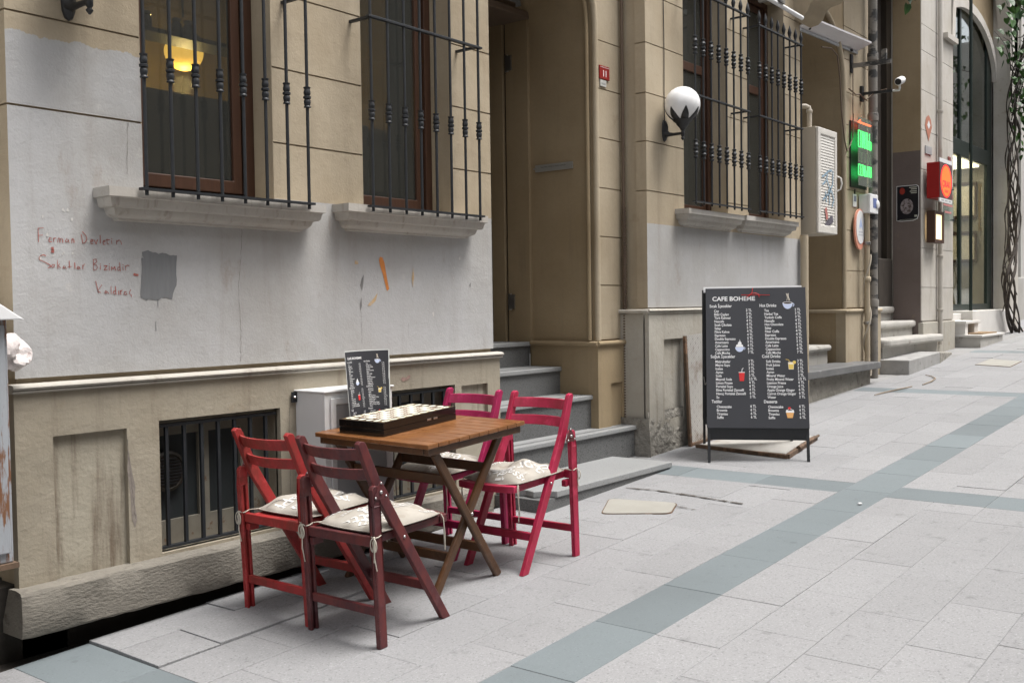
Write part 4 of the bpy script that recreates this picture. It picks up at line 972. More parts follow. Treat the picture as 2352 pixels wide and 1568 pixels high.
CU = [('beige printed cushion tied to the dark maroon chair',0,.0,(0,0)),('beige printed cushion bunched on the bright red chair',1,.012,(.02,0)),('beige printed cushion humped on the raspberry pink chair',2,.035,(.01,.01)),('beige printed cushion on the magenta chair, half hidden under the table',3,.02,(0,0))]
for (l_, i, hp, sh), (_, _, _, (x_, y_), rz) in zip(CU, CH): cushion(l_, (x_, y_, G(x_)), rz, 40+i, hp, sh)

# ================================================================== table
m_teak = wood('oiled_teak', (.215,.090,.030), (.165,.066,.022), .28); m_teak2 = wood('dark_teak', (.062,.030,.014), (.085,.038,.015), .38)
TX0, TX1, TY0, TY1 = 3.497, 4.236, 3.245, 4.03
tc = ((TX0+TX1)/2, (TY0+TY1)/2)
tab = thing('folding_table', 'slatted brown wooden folding table with crossed legs between the four chairs', 'table', (tc[0], tc[1], G(tc[0])), (.011, -.058, 0))
def tp(n_, mb, m=m_teak, bv=.004, par=tab, **k): return obj(n_, mb, m, par, bevel=bv, local=True, **k)
hw, hd, TZ = (TX1-TX0)/2, (TY1-TY0)/2, .771
nsl = 10; wd = 2*hw/nsl
for k_ in range(nsl):
    x0 = -hw+k_*wd
    tp('slat', MB().box(x0+.0012, x0+wd-.0012, -hd, -.072, TZ-.022+random.uniform(-.0006,.0006), TZ+random.uniform(-.0008,.0008)))
    tp('slat', MB().box(x0+.0012, x0+wd-.0012, .072, hd, TZ-.022, TZ+random.uniform(-.0008,.0008)))
for y0, y1 in ((-.070,-.001),(.001,.070)): tp('centre_board', MB().box(-hw,hw,y0,y1,TZ-.022,TZ))
for a in ((-hw+.02,hw-.02,-hd+.015,-hd+.045),(-hw+.02,hw-.02,hd-.045,hd-.015),(-hw+.02,hw-.02,-.09,-.055),(-hw+.02,hw-.02,.055,.09)): tp('apron', MB().box(a[0],a[1],a[2],a[3],TZ-.058,TZ-.0225), m_teak2)
for a in (-hw+.015, hw-.045): tp('apron', MB().box(a,a+.03,-hd+.046,hd-.046,TZ-.056,TZ-.0228), m_teak2)
for yy, sg in ((-hd+.06,1),(hd-.06,-1)):
    xa, xb = 4.035-tc[0], 3.585-tc[0]
    for k_, (f_, t_) in enumerate(((xa,-.265),(xb,.265))):
        y_ = yy+sg*(.0 if k_ == 0 else .031)
        d = Vector((t_-f_,0,.70)).normalized(); nrm = Vector((d.z,0,-d.x))*.023
        p0, p1 = Vector((f_,y_,0)), Vector((t_,y_,.712))
        h_ = Vector((0,.0135,0))
        tp('leg', MB().hexa([p0-nrm-h_,p0+nrm-h_,p0+nrm+h_,p0-nrm+h_],[p1-nrm-h_,p1+nrm-h_,p1+nrm+h_,p1-nrm+h_]), m_teak2, .008)
    tp('pivot_bolt', MB().sphere((.0+(xa+xb)/2*.5,yy-sg*.014,.365),.009,8,5), m_rivet, 0, smooth=60)
for f_, t_ in ((4.035-tc[0],-.265),(3.585-tc[0],.265)):
    for z_ in (.17,.56):
        x_ = f_+(t_-f_)*z_/.712; ins = .075 if f_ > 0 else .105
        tp('stretcher', MB().box(x_-.011,x_+.011,-hd+ins,hd-ins,z_-.024,z_+.024), m_teak2)
def tabz(x_, y_): return G(tc[0])+TZ+.058*(x_-tc[0])+.011*(y_-tc[1])
# ---- backgammon box
bx0, bx1, by0, by1, bh = 3.512, 4.072, 3.60, 3.905, .07
m_ebony = mat('black_lacquer', (.009,.007,.006), .16, .2, 6, spec=.5, coat=.3); m_ivory = mat('ivory_inlay', (.62,.63,.54), .6, .08, 30, spec=.15)
m_inlay = mat('brown_inlay', (.07,.045,.025), .6, .3, 60, (.20,.15,.09), (.56,.64), spec=.15); m_gold = mat('gold_inlay', (.22,.15,.05), .6, .25, 60, spec=.15)
m_rose = mat('rosette_inlay', (.30,.22,.17), .6, .35, 90, (.12,.07,.05), (.5,.58), spec=.15)
bk = thing('backgammon_box', 'closed black backgammon box with ivory mosaic lid lying on the table', 'board game', ((bx0+bx1)/2,(by0+by1)/2,tabz((bx0+bx1)/2,(by0+by1)/2)+.0012), (.011,-.058,.045))
a, b = (bx1-bx0)/2, (by1-by0)/2
def bp(n_, mb, m, bv=0, par=bk, **k): return obj(n_, mb, m, par, bevel=bv, local=True, **k)
bp('case', MB().box(-a,a,-b,b,0,bh*.5-.001), m_ebony, .0015); lid = bp('lid', MB().box(-a,a,-b,b,bh*.5+.0005,bh), m_ebony, .0015)
bp('lid_panel', MB().box(-a+.006,a-.006,-b+.006,b-.006,bh,bh+.0004), m_inlay, 0, lid)
iv, ro, go, dt = MB(), MB(), MB(), MB(); z = bh+.0008
cw, chh = (2*a-.15)/8, (2*b-.115)/4
for i in range(8):
    for j in range(4):
        x0, y0 = -a+.075+i*cw, -b+.0575+j*chh
        (iv if (i+j)%2 == 0 else ro).add([(x0+.001,y0+.001,z),(x0+cw-.001,y0+.001,z),(x0+cw-.001,y0+chh-.001,z),(x0+.001,y0+chh-.001,z)],[(0,1,2,3)])
        if (i+j)%2:
            for r_ in (.35,.0):
                for k_ in range(8 if r_ else 1):
                    t_ = k_*PI/4; cx, cy = x0+cw/2+r_*cw*math.cos(t_), y0+chh/2+r_*chh*math.sin(t_); rr_ = .0034 if r_ else .007
                    dt.add([(cx+rr_*math.cos(q*PI/3),cy+rr_*math.sin(q*PI/3),z+.0003) for q in range(6)],[tuple(range(6))])
for i in range(9):
    for sg in (-1,1):
        cx, cy = -a+.05+i*(2*a-.1)/8, sg*(b-.031)
        iv.add([(cx+.026*math.cos(q*PI/8),cy+.017*math.sin(q*PI/8),z) for q in range(16)],[tuple(range(16))])
        for q in range(10): 
            x_, y_ = cx+random.uniform(-.017,.017), cy+random.uniform(-.010,.010); ro.add([(x_+.0024*math.cos(w_*PI/3),y_+.0018*math.sin(w_*PI/3),z+.0003) for w_ in range(6)],[tuple(range(6))])
        go.add([(cx+.03*math.cos(q*PI/8)*(1.12 if q%2 else 1),cy+.021*math.sin(q*PI/8),z-.0003) for q in range(16)],[tuple(range(16))])
for j in range(4):
    for sg in (-1,1):
        cx, cy = sg*(a-.038), -b+.075+j*(2*b-.15)/3
        iv.add([(cx+.022*math.cos(q*PI/8),cy+.017*math.sin(q*PI/8),z) for q in range(16)],[tuple(range(16))])
for n_, mb, m in (('ivory_inlay',iv,m_ivory),('rosette_inlay',ro,m_rose),('gold_inlay',go,m_gold),('pearl_inlay',dt,m_ivory)):
    o = bp(n_, mb, m, 0, lid, norm=False); o['kind'] = 'stuff'
for x_ in (.045,.095): bp('clasp', MB().box(x_,x_+.03,-b-.003,-b,bh*.5-.006,bh*.5+.004), m_rivet, .001)
# ---- menu card standing behind the box
mc = thing('menu_card', 'curved black laminated drinks menu standing on the table behind the game box', 'menu', (3.78, 3.965, tabz(3.78,3.965)))
MWd, MHt = .325, .385
def card(u, v, l):
    a_ = (u-.5); z_ = (1-v)*MHt; yb = .05*(1-(2*a_)**2)*(1-.35*v) - .02
    p_ = Vector((a_*MWd*(1-.04*v), yb+(1-v)*.02-l, z_+.004)); p_.x += -.004+.02*v*(.5-u)
    return p_
def cardmesh(u0, u1, v0, v1, l0, l1):
    mb = MB(); N = 16
    for i in range(N+1):
        u = u0+(u1-u0)*i/N
        mb.v += [tuple(card(u,v0,l0)),tuple(card(u,v1,l0)),tuple(card(u,v1,l1)),tuple(card(u,v0,l1))]
    for i in range(N):
        for k_ in range(4): mb.f.append((i*4+k_, i*4+(k_+1)%4, i*4+4+(k_+1)%4, i*4+4+k_))
    mb.f += [(0,1,2,3),(N*4+3,N*4+2,N*4+1,N*4)]
    return mb
obj('laminate_sheet', cardmesh(0,1,0,1,0,.0012), mat('clear_laminate_edge',(.60,.62,.60),.2,.03), mc, smooth=40, local=True)
obj('printed_sheet', cardmesh(.016,.984,.012,.99,.0014,.0018), m_navy, mc, smooth=40, local=True)
menu_print(lambda u,v,l: card(.03+.94*u,.03+.95*v,.0024+l*.6), MWd*.94, MHt*.95*.97, mc, True, .008)

# ================================================================== street menu board
e_ = Vector((.354,-.661,.0)); ang = math.atan2(e_.y, e_.x)
sb_ = thing('menu_board', 'black A-frame pavement menu board with white drinks list beside the grey wall', 'sign', (7.318, 3.39, G(7.318)), (0, 0, ang))
def sp_(n_, mb, m=None, bv=.002, par=sb_, **k): return obj(n_, mb, m or m_iron2, par, bevel=bv, local=True, **k)
m_iron2 = mat('black_frame_metal', (.014,.015,.017), .45, .2, 20, spec=.5)
LEAN, hwid = .25, .372
def FP(x_, t_, l=0): return Vector((x_, LEAN*t_+l, t_+.016*x_*0))      # front leaf
back_y = .76
def BP(x_, t_): return Vector((x_-.045, back_y-(back_y-2*LEAN*1.34+.0)*0 - (back_y-.36)*t_/1.34, t_))
for sgn in (-1,1):
    sp_('leg', MB().bar(FP(sgn*hwid,-.02 if sgn < 0 else .0,.0), FP(sgn*hwid,1.335), .022,.022))
    sp_('leg', MB().bar(BP(sgn*hwid*.96,.03), BP(sgn*hwid*.96,1.33), .022,.022))
    sp_('chain', MB().tube([FP(sgn*hwid,.62,.02)+Vector((0,0,0)), (FP(sgn*hwid,.60)+BP(sgn*hwid,.60))/2-Vector((0,0,.03)), BP(sgn*hwid*.96,.62)], .004, 5), m_steel, 0)
sp_('frame_rail', MB().bar(FP(-hwid,.21), FP(hwid,.21), .02,.09))
sp_('frame_rail', MB().bar(BP(-hwid*.96,.24), BP(hwid*.96,.24), .02,.06))
sp_('frame_rail', MB().bar(FP(-hwid,1.32), FP(hwid,1.32), .02,.03))
sp_('back_panel', MB().hexa([BP(-.37,.25),BP(.37,.25),BP(.37,.25)+Vector((0,.012,0)),BP(-.37,.25)+Vector((0,.012,0))],[BP(-.37,1.33),BP(.37,1.33),BP(.37,1.33)+Vector((0,.012,0)),BP(-.37,1.33)+Vector((0,.012,0))]))
def bq(u, v, l): return FP(-.387+.772*u, 1.342-1.085*v, -.028-l)
def bqbox(u0,u1,v0,v1,l0,l1): return MB().hexa([bq(u0,v1,l1),bq(u1,v1,l1),bq(u1,v1,l0),bq(u0,v1,l0)],[bq(u0,v0,l1),bq(u1,v0,l1),bq(u1,v0,l0),bq(u0,v0,l0)])
pan = sp_('menu_panel', bqbox(0,1,0,1,-.012,0), m_navy, .0015)
sp_('white_backing', bqbox(-.02,.965,-.012,.03,-.017,-.013), m_wht, 0)
menu_print(lambda u,v,l: bq(u,v,l+.0006), .772, 1.085, pan, True)
kn = MB(); kn.bar(bq(.36,.05,.008), bq(.645,.054,.008), .0045,.0045)
kn.tube([bq(.44,.052,.01),bq(.46,.041,.012),bq(.5,.038,.012),bq(.53,.046,.012),bq(.545,.058,.01)], .0024, 6)
kn.tube([bq(.45,.05,.012),bq(.43,.06,.012),bq(.41,.068,.008)], .0024, 6); kn.tube([bq(.46,.05,.01),bq(.47,.03,.008),bq(.475,.0,.004)], .002, 6); kn.tube([bq(.53,.05,.012),bq(.54,.07,.008)], .002, 6)
sp_('red_wire_tie', kn, m_cupred, 0)
# ---- tread plate leaning on the wall, hatch plate on the ground
def treadplate(name):
    m, nt, b = start(name); vec = coords(nt,'OBJ'); w_ = nd(nt,'ShaderNodeTexWave', wave_type='BANDS', bands_direction='DIAGONAL'); w_.inputs['Scale'].default_value = 22; nt.links.new(vec, w_.inputs[0])
    n_ = noise(nt, vec, 5, 5, .6); out = mixc(nt, ramp(nt, n_, .5, .75), (.40,.385,.36), (.22,.17,.13)); nt.links.new(out, b.inputs['Base Color']); b.inputs['Roughness'].default_value = .55; b.inputs['Metallic'].default_value = .25
    bump(nt, b, w_.outputs[1], .5, .003); return m
m_rust = mat('rusty_steel', (.11,.07,.045), .75, .3, 8, (.22,.13,.08), (.52,.65), 40, .4, kind='POS')
m_tp = treadplate('worn_tread_plate')
lp = thing('tread_plate', 'upright worn steel tread plate leaning on the wall behind the menu board', 'metal plate', (7.72, 4.2, G(7.72)))
def lq(u, v, l): return Vector((7.715+.64*u+.02*v, 4.185+.055*v-.02*u+l, G(7.72+.64*u)+.004+.93*v))
obj('plate', MB().hexa([lq(0,0,0),lq(1,0,0),lq(1,0,.006),lq(0,0,.006)],[lq(0,1,0),lq(1,1,0),lq(1,1,.006),lq(0,1,.006)]), m_tp, lp)
st_ = MB(); 
for i in range(14):
    for j in range(22):
        if (i+j)%2: st_.bar(lq(.05+.066*i,.02+.0445*j,-.0015), lq(.05+.066*i+.012,.02+.0445*j+.022,-.0015), .007, .003, up=(0,1,0))
o = obj('tread_stud', st_, m_tp, lp); o['kind'] = 'stuff'
obj('plate_edge', MB().bar(lq(-.03,-.0,-.004), lq(-.03,1,-.004), .02, .03).bar(lq(-.03,.012,-.006),lq(1,.012,-.006),.02,.025), m_rust, lp)
ht = thing('hatch_plate', 'flat rusty edged steel hatch plate on the paving under the menu board', 'hatch', (8.0, 3.7, G(8.0)))
hq = lambda x_, y_, o_: (x_, y_, G(x_)+o_)
hp_ = [(7.70,4.10),(7.56,3.28),(8.40,3.40),(8.62,4.04)]
obj('plate', MB().hexa([hq(*p_,.012) for p_ in (hp_[0],hp_[1],hp_[2],hp_[3])],[hq(*p_,o_) for p_,o_ in zip(hp_,(.02,.035,.035,.02))]), m_tp, ht, bevel=.003)
obj('edge_frame', MB().bar(hq(7.69,4.12,.012),hq(7.54,3.25,.016),.03,.03).bar(hq(7.54,3.25,.016),hq(8.42,3.375,.02),.03,.034), m_rust, ht)
obj('hinge_tube', MB().cyl(hq(7.80,3.27,.04),hq(7.92,3.285,.04),.018,n=10).cyl(hq(7.95,3.295,.036),hq(8.44,3.36,.036),.011,n=8), m_rust, ht, smooth=50)
# ---- covers in the paving
m_cov = mat('cream_cover', (.29,.28,.25), .6, .1, 5, (.30,.27,.22), (.62,.75), 120, .3, kind='POS')
def cover(name, label, pts, rnd_):
    t = thing(name, label, 'access cover', (*pts[0], G(pts[0][0])))
    P = [Vector(p_) for p_ in pts]; out = []; n_ = len(P)
    for i in range(n_):
        a_, b_, c_ = P[i-1], P[i], P[(i+1)%n_]
        for t_ in lin(0,1,5):
            q1 = b_+(a_-b_).normalized()*rnd_*(1-t_); q2 = b_+(c_-b_).normalized()*rnd_*t_
            out.append(tuple(q1*(1-t_)+q2*t_))
    c0 = sum(P, Vector((0,0)))/n_
    grow = [tuple(c0+(Vector(q)-c0)*1.035) for q in out]
    obj('frame', MB().prism(grow, lambda u,v,b: (u,v,G(u)+b), -.01, .0045), m_rust, t); obj('lid', MB().prism(out, lambda u,v,b: (u,v,G(u)+b), .0, .0065), m_cov, t)
cover('access_cover', 'cream rounded access cover in the paving beside the lowest step', [(5.36,3.54),(5.57,3.17),(5.83,3.27),(5.73,3.72)][::-1], .05)
cover('access_cover', 'pale square access cover in the paving in front of the marble steps', [(14.62,3.22),(15.36,3.24),(15.58,3.68),(14.80,3.69)], .01)
# ---- litter
for n_, l_, c_, (x_, y_), s_ in (('paper_scrap','tiny white paper scrap lying on the blue grey paving band',m_wht,(6.334,2.257),.018),('cigarette_end','white cigarette end on the paving under the red chair',m_wht,(3.598,4.13),.012)):
    o = obj(n_, MB().prism([(s_,0),(s_*.5,s_*.7),(-s_*.6,s_*.5),(-s_,-s_*.2),(-s_*.1,-s_*.8),(s_*.7,-s_*.5)] if n_ == 'paper_scrap' else [(-.03,-.004),(.03,-.006),(.03,.004),(-.03,.006)], lambda u,v,a: (x_+u,y_+v,G(x_)+.004+a), 0, .006), c_); tag(o, l_, 'litter')
m_bbx = mat('dry_twig', (.24,.19,.14), .9, .2, 20)
for l_, pts in (('thin dry twig on the paving right of the menu board', [(11.3,3.86),(11.55,3.83),(11.9,3.77),(12.15,3.72)]), ('bent dry twig on the paving before the grey kerb stone', [(12.35,3.66),(12.7,3.66),(13.0,3.70),(13.2,3.80),(13.35,3.92)])):
    o = obj('twig', MB().tube([(x_,y_,G(x_)+.012) for x_, y_ in pts], [.005,.008,.008,.006,.004][:len(pts)], 6), m_bbx, smooth=60); tag(o, l_, 'twig')
# ================================================================== globe wall lamps
m_opal = mat('opal_glass', (.78,.78,.78), .12, .02, 3, spec=.6)
def globe_lamp(label, loc):
    t = thing('globe_wall_lamp', label, 'wall lamp', loc, group='globe lamps on the café wall')
    lp_ = lambda n_, mb, m=m_black, **k: obj(n_, mb, m, t, local=True, **k)
    pl = [(-.030,-.055),(-.018,-.085),(0,-.095),(.018,-.085),(.030,-.055),(.034,0),(.030,.055),(.016,.085),(-.016,.085),(-.030,.055),(-.034,0)]
    mb = MB(); N = len(pl)
    mb.add([(u,0,v) for u,v in pl]+[(u*.9,-.012,v*.95) for u,v in pl]+[(u*.45,-.032,v*.55) for u,v in pl], [tuple(range(2*N,3*N))]+[(k*N+i,k*N+(i+1)%N,(k+1)*N+(i+1)%N,(k+1)*N+i) for k in (0,1) for i in range(N)])
    lp_('wall_plate', mb)
    lp_('arm', MB().tube([(0,-.02,-.028),(0,-.05,-.038),(0,-.09,-.041),(0,-.175,-.041)], [.032,.018,.013,.012], 10), smooth=60)
    lp_('socket', MB().lathe([(.004,-.098),(.012,-.088),(.016,-.08),(.009,-.07),(.016,-.06),(.016,-.03),(.011,-.022),(.018,-.018),(.020,-.01),(.026,.0),(.036,.012),(.05,.028),(.054,.04),(.075,.055),(.085,.068)], (0,-.175,0), 18), smooth=50)
    c = Vector((0,-.175,.192)); r = .149
    for k_ in range(7):
        a0 = k_*2*PI/7+.25; mb = MB(); rows_ = []
        for i in range(7):
            th = PI*(.84-.27*i/6); hw_ = .40*(1-(i/6)**1.2)+.004
            rows_.append([c+Vector((r*math.sin(th)*math.cos(a0+s_*hw_), r*math.sin(th)*math.sin(a0+s_*hw_), r*math.cos(th))) for s_ in (-1,0,1)])
        for q in rows_: mb.v += [tuple(p_) for p_ in q]
        mb.f = [(i*3+j,i*3+j+1,i*3+j+4,i*3+j+3) for i in range(6) for j in range(2)]
        o = lp_('leaf', mb, smooth=60, norm=False); so = o.modifiers.new('t','SOLIDIFY'); so.thickness = .004
    lp_('globe', MB().sphere(c, .145, 36, 22), m_opal, smooth=80)
    return t
globe_lamp('white glass globe lamp on black bracket beside the far window grille', (7.505, 4.298, 2.857))
globe_lamp('black cast bracket lamp cut off at the top left of the wall', (2.352, 4.298, 2.781))
# wire down to the lamp
o = obj('lamp_cable', MB().tube([(7.505,4.292,2.94),(7.503,4.292,3.2),(7.508,4.292,3.5),(7.503,4.292,3.9),(7.503,4.292,4.8)], .004, 5), m_black, smooth=60); tag(o, 'thin black cable running down the wall to the globe lamp', 'cable')

# ================================================================== meter cabinet behind the table
cb = thing('wall_cabinet', 'white metal service cabinet with grey door on the wall behind the table', 'cabinet', (3.78, 4.15, .33))
obj('body', MB().wall(3.54, 4.03, .30, .985, 4.04, 4.27, []).box(3.53,4.04,4.03,4.275,.985,.995), m_white, cb, bevel=.004)
dr = obj('door', MB().wall(3.575, 4.005, .33, .955, 4.028, 4.038, [(3.61,3.97,.365,.92)]), m_white, cb, bevel=.003)
obj('door_panel', MB().box(3.605, 3.975, 4.033, 4.039, .36, .925), m_greyp, dr)
obj('bracket', MB().box(3.505,3.54,4.255,4.262,.93,.985), m_iron, cb); obj('bolt', MB().sphere((3.52,4.252,.957),.008,8,6), m_rivet, cb)
obj('padlock', MB().box(3.60,3.63,4.0,4.02,.735,.765).tube([(3.604,4.01,.765),(3.604,4.01,.785),(3.615,4.01,.795),(3.626,4.01,.785),(3.626,4.01,.765)],.004,6), m_steel, dr)
m_bluem = mat('blue_marker', (.10,.11,.24), .7, .1)
mk = MB()
for pts in ([(3.72,.70),(3.72,.62)],[(3.72,.70),(3.745,.685),(3.725,.665)],[(3.725,.66),(3.75,.64),(3.72,.62)],[(3.78,.56),(3.79,.50),(3.82,.49),(3.83,.55)],[(3.85,.49),(3.855,.55),(3.87,.52),(3.885,.55),(3.89,.49)]):
    mk.tube([(a,4.031,b) for a,b in pts], .005, 5)
obj('marker_scrawl', mk, m_bluem, dr)
# ================================================================== rusty cabinet at the left edge
m_rustw = mat('rust_streaked_white_steel', (.30,.315,.335), .5, .1, 4, (.17,.08,.04), (.52,.60), 30, .3, kind='POS', grain=(4,3,.6))
lc = thing('rusty_cabinet', 'rust streaked pale steel cabinet with pitched white roof at the left edge', 'cabinet', (1.5, 4.2, .45))
obj('body', MB().box(1.18, 1.885, 3.96, 4.4, .46, 1.40), m_rustw, lc, bevel=.006)
obj('door', MB().wall(1.20, 1.868, .50, 1.375, 3.945, 3.958, [(1.25,1.815,.55,1.32)]), m_rustw, lc, bevel=.004)
obj('door_panel', MB().box(1.24,1.825,3.952,3.959,.54,1.33), m_rustw, lc)
obj('roof', MB().prism([(1.13,1.395),(1.925,1.395),(1.53,1.66)], lambda u,v,a: (u,a,v), 3.90, 4.46), m_wht, lc, bevel=.004)
obj('bottom_rim', MB().box(1.17,1.895,3.94,4.41,.44,.46), m_rust, lc)
bg_ = MB().sphere((0,0,0), .075, 26, 18)
rb_ = random.Random(9); dirs = [Vector((rb_.uniform(-1,1),rb_.uniform(-1,1),rb_.uniform(-1,1))).normalized() for _ in range(22)]
vv = []
for q in bg_.v:
    n_ = Vector(q).normalized(); k_ = 1-.22*sum(max(0, n_.dot(d)-.86)/.14 for d in dirs)
    vv.append((2.0+.075*n_.x*k_*1.1+.01, 4.19+.05*n_.y*k_, 1.255+.085*n_.z*k_+(0.0)))
bg_.v = vv
bag = obj('plastic_bag', bg_, mat('crumpled_white_plastic', (.70,.64,.62), .3, .08, 20, (.45,.36,.34), (.6,.7), 25, .8, .01), smooth=25)
tag(bag, 'crumpled white plastic bag stuffed behind the rusty cabinet', 'plastic bag')

# ================================================================== louvred box beside the second doorway
lb = thing('louvred_box', 'beige wall box with louvred shutter and blue scrawl beside the window grille', 'utility box', (10.7, 4.3, 2.14))
m_bbox = mat('beige_metal', (.43,.385,.315), .5, .06, 3, kind='POS'); m_alu = mat('pale_aluminium', (.60,.575,.53), .4, .06, 5)
bx = (10.452, 10.985, 4.15, 4.53, 2.145, 3.26)
obj('body', MB().box(bx[0],bx[1],bx[2]+.03,bx[3],bx[4],bx[5]), m_bbox, lb, bevel=.004)
sf = obj('shutter_frame', MB().wall(bx[0],bx[1],bx[4]+.005,bx[5]-.005,bx[2],bx[2]+.028,[(bx[0]+.075,bx[1]-.06,bx[4]+.09,bx[5]-.075)]), m_alu, lb, bevel=.008)
nsl_ = 32; zl = lin(bx[4]+.1, bx[5]-.09, nsl_)
sm = MB().hexa([(bx[0]+.07,bx[2]+.008,-.0165),(bx[1]-.055,bx[2]+.008,-.0165),(bx[1]-.055,bx[2]+.014,-.0165),(bx[0]+.07,bx[2]+.014,-.0165)],[(bx[0]+.07,bx[2]+.015,.0165),(bx[1]-.055,bx[2]+.015,.0165),(bx[1]-.055,bx[2]+.021,.0165),(bx[0]+.07,bx[2]+.021,.0165)]).mesh('slat', m_alu)
for z in zl:
    o = bpy.data.objects.new('slat', sm); col.objects.link(o); o.parent = sf; o.location = (0,0,z)
obj('shutter_back', MB().box(bx[0]+.06,bx[1]-.05,bx[2]+.0225,bx[2]+.0285,bx[4]+.08,bx[5]-.07), m_alu, lb)
obj('handle', MB().tube([(bx[1]-.01,bx[2],2.62),(bx[1]+.005,bx[2]-.035,2.64),(bx[1]+.01,bx[2]-.045,2.70),(bx[1]+.005,bx[2]-.035,2.76),(bx[1]-.01,bx[2],2.78)],.009,8), m_alu, lb, smooth=60)
sk = MB(); m_bscr = mat('blue_spray', (.24,.34,.42), .7, .15, 30)
def scr(mb, pts, w_=.011):
    for (a,b),(c,d) in zip(pts[:-1],pts[1:]):
        L = math.hypot(c-a,d-b); nx_, nz_ = -(d-b)/L*w_, (c-a)/L*w_
        mb.add([(a-nx_,bx[2]+.003,b-nz_),(c-nx_,bx[2]+.003,d-nz_),(c+nx_,bx[2]+.003,d+nz_),(a+nx_,bx[2]+.003,b+nz_)],[(0,1,2,3)])
for s_ in ([(10.56,2.74),(10.62,2.76),(10.75,2.82),(10.84,2.83)],[(10.57,2.66),(10.66,2.70),(10.72,2.78)],[(10.87,2.83),(10.86,2.68),(10.78,2.62),(10.72,2.60)],[(10.70,2.72),(10.76,2.65),(10.86,2.58),(10.89,2.52),(10.84,2.44)],[(10.58,2.50),(10.70,2.56),(10.80,2.60)],[(10.66,2.60),(10.68,2.48)],[(10.76,2.60),(10.77,2.46)]): scr(sk, s_)
obj('blue_scrawl', sk, m_bscr, lb, norm=False)
sk = MB(); scr(sk, [(10.66,2.42),(10.70,2.30)], .03); obj('red_scrawl', sk, mat('faded_red_spray',(.42,.16,.14),.7,.2,30), lb, norm=False)
sk = MB(); scr(sk, [(10.66,2.22),(10.74,2.27),(10.86,2.32)], .04); obj('dark_scrawl', sk, mat('dark_spray',(.10,.09,.11),.7,.2,30), lb, norm=False)
vp = obj('vent_pipe', MB().tube([(10.66,4.33,3.24),(10.66,4.33,3.47),(10.655,4.335,3.50),(10.63,4.36,3.515),(10.58,4.45,3.515),(10.58,4.55,3.515)], .026, 12).lathe([(.028,3.44),(.033,3.45),(.033,3.47),(.028,3.48)],(10.66,4.33,0),12), m_bbox, smooth=60)
tag(vp, 'bent beige vent pipe rising from the louvred box', 'pipe')

# ================================================================== pier with neon sign, meter box, oval sign, pipes
ns = thing('neon_sign', 'small neon shop sign with green tubes behind a pale glass sheet', 'neon sign', (12.67, 4.5, 2.8))
m_gr = emit('green_neon', (.05,1,.2), 2.2, (.1,.4,.15)); m_rd = emit('red_neon', (1,.10,.03), 3, (.5,.1,.05)); m_wn = mat('unlit_neon_tube', (.75,.75,.62), .2, .05)
obj('back_board', MB().box(12.40,12.95,4.515,4.534,2.82,3.62), m_black, ns)
gs = obj('glass_sheet', MB().box(12.40,12.97,4.425,4.43,2.83,3.66), glass('pale_green_glass', (.75,.82,.72), .0, 1.12, veil=.22), ns)
def neon(n_, m, z0, z1, cnt, seed):
    rn = random.Random(seed); x0, x1 = 12.44, 12.90; cw_ = (x1-x0)/cnt
    for i in range(cnt):
        a = x0+i*cw_+cw_*.15; b = x0+(i+1)*cw_-cw_*.15; k_ = rn.randrange(4)
        pts = [[(a,z0),(a,z1),(b,z1),(b,z0)],[(b,z1),(a,z1),(a,z0),(b,z0)],[(a,z0),(a,z1),(b,z0),(b,z1)],[(a,z1),(a,z0),(b,z0),(b,(z0+z1)/2),(a,(z0+z1)/2)]][k_]
        obj(n_, MB().tube([(p_[0],4.441,p_[1]) for p_ in pts], .0058, 6), m, ns, smooth=60)
neon('green_tube', m_gr, 3.30, 3.50, 6, 1); neon('white_tube', m_wn, 3.12, 3.24, 4, 2); neon('green_tube', m_gr, 2.96, 3.09, 6, 3)
obj('red_tube', MB().tube([(12.46,4.442,3.60),(12.88,4.442,3.60)], .011, 6).tube([(12.46,4.442,3.60),(12.52,4.442,3.63)],.009,6), m_rd, ns, smooth=60)
obj('standoff', MB().cyl((12.94,4.42,2.88),(12.94,4.53,2.88),.008,n=6).cyl((12.94,4.42,3.6),(12.94,4.53,3.6),.008,n=6), m_steel, ns)
mb_ = thing('meter_box', 'small grey plastic meter box with round dial guard below the neon sign', 'meter box', (12.87, 4.45, 2.5))
obj('body', MB().box(12.70,12.98,4.42,4.53,2.515,2.745), m_wht, mb_, bevel=.006)
obj('front_cover', MB().box(12.695,12.985,4.385,4.42,2.51,2.75), m_wht, mb_, bevel=.008)
obj('label_window', MB().box(12.80,12.93,4.382,4.386,2.58,2.70), mat('blue_label',(.12,.16,.34),.4,.2,40), mb_)
obj('dial_guard', MB().lathe([(.05,0),(.052,.012),(.04,.018),(.001,.02)],(12.95,4.385,2.63),20,Matrix.Rotation(PI/2,3,'X')), m_wht, mb_, smooth=50)
ov = thing('oval_sign', 'oval white plaque with blue peak emblem and salmon rim beside the downpipe', 'sign', (12.61, 4.5, 2.31))
m_sal = mat('salmon_rim', (.62,.27,.19), .45, .05)
el = lambda rx, rz, cz, n_=32: [(12.61+rx*math.cos(2*PI*i/n_), cz+rz*math.sin(2*PI*i/n_)) for i in range(n_)]
obj('rim', MB().prism(el(.178,.25,2.31), lambda u,v,a: (u,a,v), 4.478, 4.50), m_sal, ov)
obj('face', MB().prism(el(.145,.205,2.335), lambda u,v,a: (u,a,v), 4.472, 4.4785), m_wht, ov)
obj('emblem', MB().flat([(12.535,2.30),(12.61,2.46),(12.69,2.30),(12.665,2.31),(12.645,2.35),(12.61,2.31),(12.58,2.345)], lambda u,v: (u,4.4705,v)), mat('pale_blue_emblem',(.40,.48,.68),.5,.05), ov, norm=False)
ot = MB()
